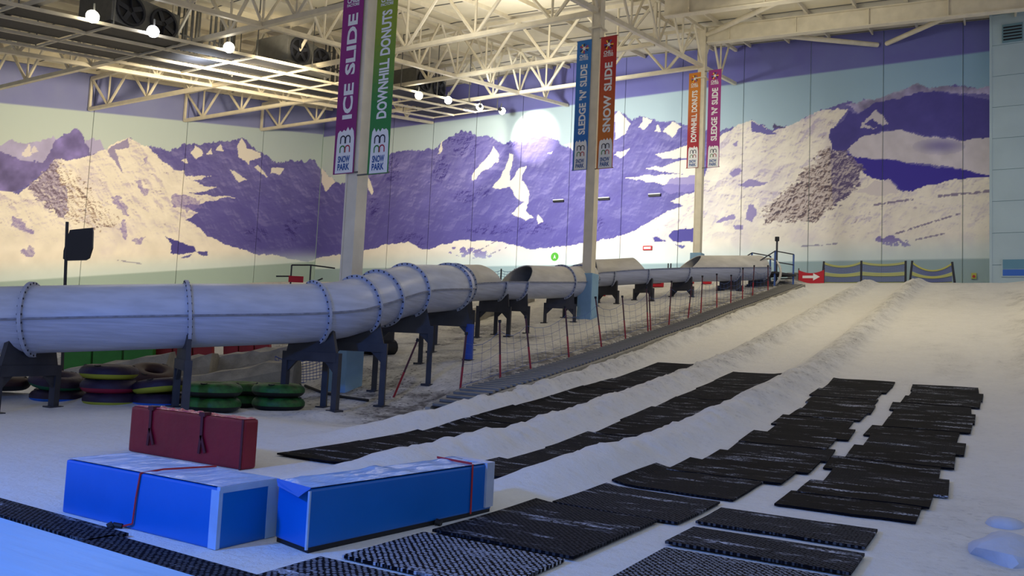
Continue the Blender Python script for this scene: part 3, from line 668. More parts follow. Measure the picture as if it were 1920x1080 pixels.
def banner(x0, x1, y, z0, z1, mname, words, label, bow=0.0):
    t = thing('banner', ((x0+x1)/2, y, z0), label, 'banner', 'hanging banners on the columns')
    w = x1-x0; b = MB(); n = 10
    zs = [z0+(z1-z0)*i/n for i in range(n+1)]
    vs = []
    for dy in (0, .012):
        for z in zs:
            k = bow*math.sin(math.pi*(z-z0)/(z1-z0)); vs += [(x0+k, y+dy, z), (x1+k, y+dy, z)]
    o = 2*(n+1); fs = []
    for i in range(n):
        a = 2*i; fs += [(a, a+1, a+3, a+2), (o+a+2, o+a+3, o+a+1, o+a), (a, a+2, o+a+2, o+a), (a+1, o+a+1, o+a+3, a+3)]
    fs += [(0, o, o+1, 1), (2*n, 2*n+1, o+2*n+1, o+2*n)]
    b.add(vs, fs); b.build('cloth', mname, t)
    yf = y-.006; L = z1-z0
    inner = XC-.2 if x1 < XC else XC+.2
    for z in (z1-.02, z0+.02):
        MB().rod((inner, y+.02, z), (x0-.03 if x1 < XC else x1+.03, y+.02, z), .022, 8).build('arm', 'zinc', t)
    if bow: return t
    star_logo(t, (x0+x1)/2, yf, z1-.36, .21)
    text_part('CHILL', (x0+w*.2, yf, z1-.76), (1, 0, 0), (0, 0, 1), .15, w*.6, 'white', t)
    text_part('FACTORE', (x0+w*.2, yf, z1-.86), (1, 0, 0), (0, 0, 1), .075, w*.6, 'white', t)
    ln = L*.54
    text_part(words, (x0+w*.76, yf, z0+L*.27), (0, 0, 1), (-1, 0, 0), w*.46, ln if len(words) > 10 else ln*.98, 'white', t)
    # white brushed patch with the arch emblem
    pts = [(x0+w*.10, z0+.02), (x0+w*.96, z0+.02), (x0+w*.95, z0+L*.17)]
    rnd = random.Random(len(words)+int(x0*10))
    for k in range(9): pts.append((x0+w*(.95-.85*(k+.5)/9), z0+L*(.215+.02*rnd.random()*(1 if k % 2 else -.6))))
    pts.append((x0+w*.12, z0+L*.17)); MB().prism(pts, 'xz', yf, yf+.003).build('patch', 'white', t)
    for nm, c in (('arch_dark', (38, 44, 60)), ('arch_green', (60, 130, 60)), ('arch_red', (170, 50, 70)), ('print_blue', (28, 76, 140))):
        if nm not in MATS: mat(nm, c, .6)
    def arch(cx, zb, r, h, m):
        pts = [(cx-r, yf-.004, zb)]
        for k in range(9): a = math.pi*(1-k/8); pts.append((cx+r*math.cos(a), yf-.004, zb+h+r*math.sin(a)))
        pts.append((cx+r, yf-.004, zb)); MB().path(pts, .017, 4).build('emblem_arch', m, t)
    cx = (x0+x1)/2+.02
    arch(cx-.085, z0+L*.105, .075, .10, 'arch_green'); arch(cx+.085, z0+L*.105, .075, .10, 'arch_red'); arch(cx-.085, z0+L*.15, .075, .12, 'arch_dark'); arch(cx+.085, z0+L*.15, .075, .12, 'arch_dark')
    text_part('SNOW', (x0+w*.22, yf-.004, z0+.30), (1, 0, 0), (0, 0, 1), .17, w*.58, 'print_blue', t)
    text_part('PARK', (x0+w*.22, yf-.004, z0+.10), (1, 0, 0), (0, 0, 1), .17, w*.58, 'print_blue', t)
    return t
def column(Y, label, ph):
    zg = g1(XC, Y)-.1; zt = roofz(XC, Y)-.3
    t = thing('steel_column', (XC, Y, zg), label, 'column', 'steel columns')
    w = .40; b = MB()
    b.box((XC-w/2, Y-w/2, zg), (XC-w/2+.05, Y+w/2, zt)); b.box((XC+w/2-.05, Y-w/2, zg), (XC+w/2, Y+w/2, zt)); b.box((XC-w/2+.05, Y-.03, zg), (XC+w/2-.05, Y+.03, zt))
    b.box((XC-w/2+.05, Y-w/2+.02, zg), (XC+w/2-.05, Y-w/2+.06, zt))
    b.build('shaft', 'steel', t)
    MB().box((XC-.32, Y-.32, zg), (XC+.32, Y+.32, zg+ph)).build('impact_pad', 'pad_blue', t, bevel=.03)
    for z in (zt-3.0,): MB().box((XC-.3, Y-.3, z), (XC+.3, Y+.3, z+.06)).build('seat_plate', 'steel', t)
    return t
column(15.35, 'cream steel column nearest the camera, behind the slide tube', 1.75)
column(29.45, 'middle steel column with the blue and orange-red banners', 1.9)
column(43.55, 'farthest steel column with the orange and pink banners', 1.7)
def ban(px0, px1, pyb, pyt, Y, *a):
    pb = onY((px0+px1)/2, pyb, Y); pt = onY((px0+px1)/2, pyt, Y)
    c = 'banner_%d_%d' % (px0, int(Y)); L = pt[2]-pb[2]
    x0 = onY(px0, pyb, Y)[0]; x1 = onY(px1, pyb, Y)[0]
    grad_material(c, a[0], a[1], L*.35, L*.75)
    banner(x0, x1, Y, pb[2], pt[2], c, a[2], a[3])
ban(624, 662, 326, -42, 15.12, (128, 24, 108), (138, 30, 116), 'ICE SLIDE', 'purple banner reading ICE SLIDE left of the nearest column')
ban(688, 727, 326, -46, 15.12, (36, 124, 56), (134, 152, 34), 'DOWNHILL DONUTS', 'green banner reading DOWNHILL DONUTS right of the nearest column')
ban(1073, 1100, 319, 77, 29.22, (18, 100, 178), (24, 112, 186), "SLEDGE 'N' SLIDE", "blue banner reading SLEDGE 'N' SLIDE on the middle column")
ban(1118, 1148, 316, 69, 29.22, (190, 104, 26), (176, 34, 34), 'SNOW SLIDE', 'orange and red banner reading SNOW SLIDE on the middle column')
ban(1287, 1309, 315, 137, 43.32, (160, 32, 44), (204, 124, 38), 'DOWNHILL DONUTS', 'orange and red banner reading DOWNHILL DONUTS on the farthest column')
ban(1324, 1348, 314, 131, 43.32, (146, 42, 120), (152, 46, 126), "SLEDGE 'N' SLIDE", "pink banner reading SLEDGE 'N' SLIDE on the farthest column")

# ---------------------------------------------------------------- cooling platform, evaporators, floodlights
def platform():
    xa, xb = -35.0, -29.5; pz = lambda y: chordz(y)-.35
    t = thing('cooler_platform', (-32, 12, pz(12)), 'long steel grating platform hung below the trusses at upper left', 'platform')
    ya, yb = 11.0, 46.5
    for x in (xa, -33.2, -31.3, xb): MB().bar((x, ya, pz(ya)), (x, yb, pz(yb)), .09, .12).build('runner', 'steel', t)
    y = ya; k = 0
    while y <= yb:
        MB().bar((xa, y, pz(y)+.02), (xb, y, pz(y)+.02), .06, .08).build('cross_bar', 'steel', t)
        for x in (xa, xb): MB().rod((x, y, pz(y)), (x, y, roofz(x, y)-.1), .03, 6).build('hanger', 'zinc', t)
        if y+3.55 <= yb:
            for x0, x1 in ((xa+.2, -33.4), (-33.0, -31.5), (-31.1, xb-.2)):
                if (k+int(x0)) % 9 == 1: continue
                y2 = y+3.4; MB().add([(x0, y+.15, pz(y+.15)+.06), (x1, y+.15, pz(y+.15)+.06), (x1, y2, pz(y2)+.06), (x0, y2, pz(y2)+.06), (x0, y+.15, pz(y+.15)+.1), (x1, y+.15, pz(y+.15)+.1), (x1, y2, pz(y2)+.1), (x0, y2, pz(y2)+.1)],
                    [(0, 3, 2, 1), (4, 5, 6, 7), (0, 1, 5, 4), (1, 2, 6, 5), (2, 3, 7, 6), (3, 0, 4, 7)]).build('grating', 'grille', t)
        y += 3.55; k += 1
    return pz
pz = platform()
def evaporator(y, label):
    z = pz(y)+.15; t = thing('cooling_unit', (-32.2, y, z), label, 'cooler', 'cooling units on the platform')
    MB().box((-33.6, y-1.6, z+.35), (-31.2, y+1.6, z+1.75)).build('casing', 'zinc', t, bevel=.03)
    for k in (-.8, .8):
        b = MB(); n = 20
        for i in range(n):
            a0 = 2*math.pi*i/n; a1 = 2*math.pi*(i+1)/n
            b.bar((-31.12, y+k+.62*math.cos(a0), z+1.05+.62*math.sin(a0)), (-31.12, y+k+.62*math.cos(a1), z+1.05+.62*math.sin(a1)), .1, .1)
        f = b.build('fan_ring', 'dark_metal', t)
        MB().rod((-31.19, y+k, z+1.05), (-31.16, y+k, z+1.05), .58, 20).build('fan_recess', 'black', f)
        for i in range(5):
            a = 2*math.pi*i/5+k; MB().bar((-31.13, y+k+.1*math.cos(a), z+1.05+.1*math.sin(a)), (-31.11, y+k+.55*math.cos(a), z+1.05+.55*math.sin(a)), .02, .2).build('fan_blade', 'dark_metal', f)
    for x in (-33.4, -31.4):
        for k in (-1.4, 1.4): MB().bar((x, y+k, z), (x, y+k, z+.4), .08).build('foot', 'zinc', t)
evaporator(20.6, 'grey twin-fan cooling unit at the upper left edge of the photo')
evaporator(30.2, 'grey twin-fan cooling unit in the middle of the platform')
evaporator(41.0, 'grey twin-fan cooling unit at the mural end of the platform')
for i, (y, x) in enumerate(((24.3, -33.6), (26.6, -33.8), (34.4, -33.5), (38.0, -33.6), (44.8, -33.4))):
    z = pz(y)+.1; t = thing('pipe_bundle', (x, y, z), 'bundle of upright grey refrigerant pipes, %s from the left' % ORD[i], 'pipes', 'pipe bundles on the platform')
    for k in range(7):
        yy = y-.75+k*.25; MB().rod((x+.06*(k % 3), yy, z), (x+.06*(k % 3), yy, roofz(x, yy)-.3), .05+.02*(k % 2), 8).build('pipe', 'zinc', t)
    for h in (.5, 1.4): MB().bar((x+.06, y-.95, z+h), (x+.06, y+.95, z+h), .06, .08).build('clamp_rail', 'zinc', t)
def floodlight(p, target, label, glow, power, color, angle, blend=.6):
    t = thing('floodlight', p, label, 'floodlight', 'floodlights below the platform'); p = V3(p); d = (V3(target)-p).normalized()
    MB().rod(p-d*.25, p+d*.0, .09, 14, .17).build('housing', 'dark_metal', t, smooth=True)
    b = MB(); n, k = 14, 7; c = p+d*.1; vs = []
    for j in range(k+1):
        for i in range(n): a = math.pi*j/k; q = 2*math.pi*i/n; vs.append((c.x+.24*math.sin(a)*math.cos(q), c.y+.24*math.sin(a)*math.sin(q), c.z+.24*math.cos(a)))
    b.add(vs, [(j*n+i, j*n+(i+1) % n, (j+1)*n+(i+1) % n, (j+1)*n+i) for j in range(k) for i in range(n)]); b.build('lens', glow, t, smooth=True)
    MB().bar(p-d*.1, (p.x, p.y, p.z+.5), .05).build('bracket', 'zinc', t)
    o = lamp('flood_beam', 'SPOT', p+d*.42, power, color, p+d*5, .2, angle, blend); o.parent = t; o.location = o.location-Vector(t.location)
fl = [(175, 30, 'large warm floodlight at the top left corner', 'flood_glow'), (288, 58, 'small cool white floodlight, second from the left', 'flood_cool'), (430, 88, 'warm floodlight, third from the left', 'flood_glow'),
      (785, 178, 'warm floodlight right of the green banner', 'flood_glow'), (840, 187, 'warm floodlight, second right of the green banner', 'flood_glow'), (900, 200, 'warm floodlight, third right of the green banner', 'flood_glow'), (940, 207, 'warm floodlight at the end of the platform', 'flood_glow')]
for i, (px, py, lb, gl) in enumerate(fl):
    p = onX(px, py, -29.3)
    if i < 3: tg = (p[0]+12, p[1]-13, 2); pw, an = 160, 110
    elif i < 5: tg = (p[0]+14, p[1]-12, 3); pw, an = 140, 110
    else:
        tg = onY(868 if i == 5 else 1000, 268 if i == 5 else 252, YB); pw, an = (1500, 62) if i == 5 else (2400, 62)
    floodlight(p, tg, lb, gl, pw, WARM if i != 1 else (.9, .93, 1), an, .42 if i > 4 else .7)
for i, (px, py) in enumerate(((1047, 376), (1132, 372), (1227, 365))):
    p = onY(px, py, YB-.1); t = thing('wall_bracket', p, 'small dark slotted wall fitting on the mural, %s from the left' % ORD[i], 'fitting', 'slotted fittings on the mural')
    MB().box((p[0]-.42, YB-.16, p[2]-.12), (p[0]+.42, YB-.004, p[2]+.02)).build('body', 'black', t); MB().box((p[0]-.42, YB-.18, p[2]+.02), (p[0]+.42, YB-.004, p[2]+.08)).build('lid', 'white', t)

# ---------------------------------------------------------------- tube slide
RT = .63
CP = [(-420, 612, 15.5), (-160, 606, 14.7), (62, 599, 14.9), (350, 592, 15.7), (590, 586, 17.3), (672, 572, 18.3), (762, 545, 20.0), (840, 540, 22.2), (852, 536, 24.6), (856, 532, 26.6), (905, 530, 27.9), (963, 529, 29.0), (1052, 529, 31.8), (1086, 527, 33.2), (1096, 520, 35.0), (1098, 513, 36.4), (1141, 511, 37.2), (1208, 507, 37.5), (1280, 504, 38.0), (1370, 503, 39.2), (1424, 502, 40.6)]
CPW = [deep(*c) for c in CP]
def cr(i, t):
    P = CPW; a, b, c, d = P[max(i-1, 0)], P[i], P[i+1], P[min(i+2, len(P)-1)]
    return .5*((2*b)+(-a+c)*t+(2*a-5*b+4*c-d)*t*t+(-a+3*b-3*c+d)*t**3)
def at_u(u):
    i = min(int(u), len(CPW)-2); return cr(i, u-i)
def frame_u(u):
    e = .02; a = at_u(max(u-e, 0)); b = at_u(min(u+e, len(CPW)-1-1e-6)); d = Vector(b-a).normalized(); s = d.cross(Vector((0, 0, 1))).normalized(); n = s.cross(d).normalized(); return Vector(at_u(u)), d, s, n
def shell(u0, u1, a0, a1, r=RT, th=.035, slant0=0, slant1=0, na=20):
    # swept shell between section angles a0..a1 (0 = right side seam, pi/2 = top)
    L = sum((Vector(at_u(u0+(u1-u0)*(k+1)/12))-Vector(at_u(u0+(u1-u0)*k/12))).length for k in range(12)); nu = max(3, int(L/.28))
    b = MB(); vs = []; full = abs(a1-a0) > 6.2; m = na if full else na+1
    for rr in (r, r-th):
        for i in range(nu+1):
            for k in range(m):
                a = a0+(a1-a0)*k/na; sh = max(math.sin(a), 0)
                uu = u0+(u1-u0)*i/nu; f = i/nu; uu = uu+(1-f)*slant0*sh-f*slant1*sh
                p, d, s, n = frame_u(uu); vs.append(p+s*(rr*math.cos(a))+n*(rr*math.sin(a)))
    o = (nu+1)*m; fs = []
    for i in range(nu):
        for k in range(na):
            q = (i*m+k, i*m+(k+1) % m, (i+1)*m+(k+1) % m, (i+1)*m+k); fs.append(q); fs.append(tuple(o+j for j in reversed(q)))
    for k in range(na):
        fs.append((k, o+k, o+(k+1) % m, (k+1) % m)); j = nu*m; fs.append((j+k, j+(k+1) % m, o+j+(k+1) % m, o+j+k))
    if not full:
        for i in range(nu):
            for k in (0, na): fs.append((i*m+k, (i+1)*m+k, o+(i+1)*m+k, o+i*m+k))
    return b.add(vs, fs)
slide = thing('tube_slide', (CPW[3][0], CPW[3][1], 0), 'long white tube slide on dark legs winding up beside the slope', 'slide')
def seam(u0, u1, par):
    for sg in (1, -1):
        b = MB(); n = max(4, int((u1-u0)*7)); pts = []
        for k in range(n+1):
            p, d, s, nn = frame_u(u0+(u1-u0)*k/n); pts.append(p+s*(sg*(RT+.02)))
        for a, c in zip(pts[:-1], pts[1:]): b.bar(a, c, .06, .03)
        b.build('seam_lip', 'seam_grey', par)
PI = math.pi
stations = [0, 1, 2, 3, 4, 5, 5.45, 6, 7, 8, 9]
for a, c in zip(stations[:-1], stations[1:]):
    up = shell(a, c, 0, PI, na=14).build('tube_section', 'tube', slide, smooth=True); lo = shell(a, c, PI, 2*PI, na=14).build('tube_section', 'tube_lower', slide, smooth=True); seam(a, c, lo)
def half(u0, u1):
    lo = shell(u0, u1, PI, 2*PI, na=14).build('open_channel', 'tube_lower', slide, smooth=True); seam(u0, u1, lo)
def hood(u0, u1, s0, s1): shell(u0, u1, 0, PI, na=14, slant0=s0, slant1=s1).build('hood', 'hood', slide, smooth=True)
half(9, 10.45); half(10.45, 11); hood(9, 10.3, 0, .45)
half(11, 12); hood(11.02, 12, .25, 0)
for a, c in ((12, 13), (13, 14), (14, 15), (15, 16)): half(a, c)
hood(12, 13, 0, 0); hood(13, 14.2, 0, 0); hood(14.9, 16.9, .5, .2)
half(16, 17); half(17, 18); half(18, 19); half(19, 20); hood(18.05, 19, .3, 0); hood(19, 19.95, 0, .0)
def flange(u, lower=False):
    p, d, s, n = frame_u(u); b = MB(); na = 36; a0, a1 = (PI, 2*PI) if lower else (0, 2*PI); m = na+1; vs = []
    for rr in (RT-.005, RT+.075):
        for dd in (-.03, .03):
            for k in range(m):
                a = a0+(a1-a0)*k/na; vs.append(p+d*dd+s*(rr*math.cos(a))+n*(rr*math.sin(a)))
    fs = []
    for k in range(na):
        for i, j in ((0, 1), (1, 3), (3, 2), (2, 0)): fs.append((i*m+k, i*m+k+1, j*m+k+1, j*m+k))
    f = b.add(vs, fs).build('flange', 'flange', slide)
    q = MB(); nb = 28
    for k in range(nb if not lower else nb//2):
        a = a0+(k+.5)*2*PI/nb; c = p+s*((RT+.075)*math.cos(a))+n*((RT+.075)*math.sin(a)); r = (s*math.cos(a)+n*math.sin(a)); pass
        c2 = p+s*((RT+.045)*math.cos(a))+n*((RT+.045)*math.sin(a)); q.rod(c2-d*.042, c2+d*.042, .02, 6)
    o = q.build('bolts', 'bolt', f); o['kind'] = 'stuff'
for u in (1, 2, 3, 4, 5, 5.45, 6, 7, 8, 12, 13): flange(u)
for u in (9, 10.45, 11, 14, 16, 17, 18, 19, 20): flange(u, True)
def support(u, spread=.72, turn=0.0, m='leg_steel', blue=False):
    p, d, s, n = frame_u(u); d2 = Vector((d.x, d.y, 0)).normalized(); s = Vector((s.x, s.y, 0)).normalized()
    if turn:
        R = Matrix.Rotation(turn, 3, 'Z'); s = R@s; d2 = R@d2
    zb = p.z-RT-.22; up = Vector((0, 0, 1))
    # saddle plate: cut to the round of the tube
    b = MB(); vs = []; K = 16; x1 = spread-.02
    for dd in (-.045, .045):
        for k in range(K+1):
            a = PI+.62+(PI-1.24)*k/K; vs.append(p+d2*dd+s*((RT+.01)*math.cos(a))+up*((RT+.01)*math.sin(a)))
        for k in range(K+1):
            a = PI+.62+(PI-1.24)*k/K; vs.append(Vector((p.x, p.y, zb))+d2*dd+s*(x1*math.cos(a)/math.cos(.62)))
    m1 = K+1; fs = []
    for k in range(K):
        fs += [(k, k+1, m1+k+1, m1+k), (2*m1+k, 3*m1+k, 3*m1+k+1, 2*m1+k+1), (k, 2*m1+k, 2*m1+k+1, k+1), (m1+k, m1+k+1, 3*m1+k+1, 3*m1+k)]
    fs += [(0, m1, 3*m1, 2*m1), (K, 2*m1+K, 3*m1+K, m1+K)]
    b.add(vs, fs).build('saddle_plate', m, slide)
    a, c = p-s*spread, p+s*spread
    MB().bar((a.x, a.y, zb-.1), (c.x, c.y, zb-.1), .14, .2).build('cross_beam', m, slide)
    for q, sg in ((a, 1), (c, -1)):
        zg = g1(q.x, q.y)-.06
        b = MB().bar((q.x, q.y, zg), (q.x, q.y, zb), .13, .13, hint=tuple(s)); b.box((q.x-.13, q.y-.13, zg), (q.x+.13, q.y+.13, zg+.08)); L = b.build('leg', m, slide)
        w = q+s*(sg*.34); b = MB()
        vs = [Vector((q.x, q.y, zb-.5)), Vector((q.x, q.y, zb-.15)), Vector((w.x, w.y, zb-.15))]; b.add([v+d2*.03 for v in vs]+[v-d2*.03 for v in vs], [(0, 1, 2), (5, 4, 3), (0, 3, 4, 1), (1, 4, 5, 2), (2, 5, 3, 0)]); b.build('gusset', m, slide)
        if blue and sg == -1: MB().rod((q.x, q.y, zg), (q.x, q.y, zg+1.05), .12, 12).build('leg_sleeve', 'leg_blue', slide)
for u, tr in ((1, -.2), (2, -.45), (3, .05), (4, .45), (5, .5), (6, .5), (7, .3)): support(u, .66, tr, blue=(u == 7))
for u in (8, 9): support(u, .6, .3)
for u in (10.45, 11, 12, 13): support(u, .58, .55)
for u in (15, 16, 17, 18, 19, 20): support(u, .55, .45)

# start platform at the top of the slide
def start_platform():
    c = deep(1448, 520, 41.5); zg = g1(c[0], c[1]); z = 5.9; t = thing('start_platform', (c[0], c[1], zg), 'blue steel start platform with handrails at the top of the slide', 'platform')
    d = Vector((CPW[-1][0]-CPW[-2][0], CPW[-1][1]-CPW[-2][1], 0)).normalized(); s = Vector((d.y, -d.x, 0)); cv = Vector((c[0], c[1], 0))
    z = max(zg+.45, 5.55)
    MB().bar(cv-d*.9+Vector((0, 0, z)), cv+d*.9+Vector((0, 0, z)), 1.6, .1).build('deck', 'leg_steel', t)
    for i in (-.8, .8):
        for j in (-.7, .7):
            p = cv+d*i+s*j; MB().bar((p.x, p.y, g1(p.x, p.y)-.05), (p.x, p.y, z+1.1), .08).build('post', 'net_blue', t)
    for j in (-.7, .7):
        for h in (.55, 1.1): a = cv-d*.8+s*j; b2 = cv+d*.8+s*j; MB().rod((a.x, a.y, z+h), (b2.x, b2.y, z+h), .03, 6).build('handrail', 'dark_metal', t)
        a = cv-d*.8+s*j; b2 = cv-d*2.3+s*j; MB().rod((a.x, a.y, z+1.1), (b2.x, b2.y, z+.35), .03, 6).build('handrail', 'dark_metal', t)
    for k in range(4):
        a = cv+d*(.9+.28*k); zz = z-.13*(k+1)
        if zz > g1(a.x, a.y): MB().bar((a.x-s.x*.6, a.y-s.y*.6, zz), (a.x+s.x*.6, a.y+s.y*.6, zz), .25, .04).build('step', 'zinc', t)
    p = deep(1457, 452, 41.7); t2 = thing('mast', (p[0], p[1], g1(p[0], p[1])), 'tall thin mast with a dark ball top beside the start platform', 'mast')
    MB().rod((p[0], p[1], g1(p[0], p[1])-.05), (p[0], p[1], p[2]), .05, 8).build('pole', 'dark_metal', t2); MB().rod((p[0], p[1], p[2]), (p[0], p[1], p[2]+.22), .11, 10).build('lamp_head', 'black', t2)
    ring = MB(); q = V3(deep(1440, 512, 41.0))
    for k in range(24):
        a0 = 2*PI*k/24; a1 = 2*PI*(k+1)/24; ring.rod(q+s*(.75*math.cos(a0))+Vector((0, 0, .75*math.sin(a0))), q+s*(.75*math.cos(a1))+Vector((0, 0, .75*math.sin(a1))), .06, 6)
    ring.build('mouth_ring', 'hood', t)
start_platform()

# ---------------------------------------------------------------- conveyor
def conveyor():
    line = [gp(px, py) for px, py in ((872, 762), (1000, 711), (1200, 636), (1350, 586), (1486, 540))]
    ya, yb = 12.6, 41.2; fx = lambda y: float(beltx(y))
    t = thing('conveyor_lift', (fx(ya), ya, g1(fx(ya), ya)), 'ribbed conveyor belt lift climbing the slope beside the pole fence', 'conveyor')
    w = .40; ys = np.arange(ya, yb, .5); zf = lambda y: float(gbase(y))+.30*float(smooth(11.6, 14.0, y))-.02
    b = MB(); vs = []
    for y in ys: vs += [(fx(y)-w, y, zf(y)), (fx(y)+w, y, zf(y)), (fx(y)+w, y, zf(y)-.1), (fx(y)-w, y, zf(y)-.1)]
    fs = []
    for i in range(len(ys)-1):
        a = 4*i; fs += [(a, a+1, a+5, a+4), (a+1, a+2, a+6, a+5), (a+2, a+3, a+7, a+6), (a+3, a, a+4, a+7)]
    b.add(vs, fs).build('belt', 'belt', t)
    for sg in (-1, 1):
        b = MB()
        for y0, y1 in zip(ys[:-1], ys[1:]): b.bar((fx(y0)+sg*(w+.06), y0, zf(y0)-.11), (fx(y1)+sg*(w+.06), y1, zf(y1)-.11), .12, .2)
        b.build('side_rail', 'rail', t)
    y = ya+.1; base = None
    while y < yb-.6:
        if base is None:
            m = MB().box((-w, -.045, 0), (w, .045, .05)); base = m.build('cleat', 'cleat', t, origin=(0, 0, 0)); o = base
        else:
            o = bpy.data.objects.new('cleat', base.data); COL.objects.link(o); o.parent = t
        o.location = Vector((fx(y), y, zf(y)-.005))-wo(t); o.rotation_euler = (math.atan2(zf(y+.3)-zf(y-.3), .6), 0, 0); y += .24
conveyor()

# ---------------------------------------------------------------- fence poles and netting beside the conveyor
FP = [(606, 730, 640, 646), (738, 745, 782, 640), (862, 738, 874, 628), (938, 712, 937, 605), (995, 696, 986, 597), (1067, 672, 1060, 578), (1128, 650, 1117, 560), (1173, 636, 1167, 558), (1215, 622, 1212, 541), (1220, 620, 1217, 548), (1254, 612, 1259, 530), (1290, 599, 1297, 533), (1314, 588, 1317, 520), (1344, 579, 1344, 516), (1370, 570, 1371, 518), (1392, 561, 1393, 505), (1411, 553, 1414, 500), (1440, 549, 1440, 500)]
tops = []
for i, (bx, by, tx, ty) in enumerate(FP):
    q = gp(bx, by); q[2] = g1(q[0], q[1]); d = (CAM-q); D = abs(q[0]*BX[2]+q[1]*BY[2]+(q[2]-CAMH)*BZ[2]); p = deep(tx, ty, D); tops.append((q, p))
    t = thing('fence_pole', q, 'thin red and black fence pole beside the conveyor, %s from the bottom' % ORD[i], 'pole', 'fence poles beside the conveyor')
    q2 = V3(q); p2 = V3(p); m = q2+(p2-q2)*.45
    MB().rod(q2-(p2-q2)*.06, m, .026, 8).build('lower_shaft', 'red_pole', t); MB().rod(m, p2, .024, 8).build('upper_shaft', 'pole_dark', t); MB().rod(p2, p2+(p2-q2).normalized()*.07, .04, 8).build('hook_cap', 'black', t)
def net_span(a, b, label, mname, rows=6, colw=.45, sag=.25, r=.007, hfrac=(.1, .8), name='safety_net'):
    t = MB(); (qa, pa), (qb, pb) = a, b; qa, pa, qb, pb = map(V3, (qa, pa, qb, pb)); n = max(4, int((qb-qa).length/colw))
    def P(u, v):
        base = qa.lerp(qb, u); top = pa.lerp(pb, u); h = hfrac[0]+(hfrac[1]-hfrac[0])*v; p = base.lerp(top, h); p.z -= sag*4*u*(1-u)*v*.6
        return p
    for j in range(rows+1):
        for i in range(n): t.rod(P(i/n, j/rows), P((i+1)/n, j/rows), r*(1.6 if j in (0, rows) else 1), 4)
    for i in range(n+1):
        for j in range(rows): t.rod(P(i/n, j/rows), P(i/n, (j+1)/rows), r, 4)
    o = t.build(name, mname, origin=qa); tag(o, label, 'net'); return o
for i in range(2, 17):
    if i in (8,): continue
    net_span(tops[i], tops[i+1], 'blue safety netting between the %s and %s fence poles up the conveyor' % (ORD[i], ORD[i+1]), 'net_blue', 4, .5, .3, .0036, (.12, .86))

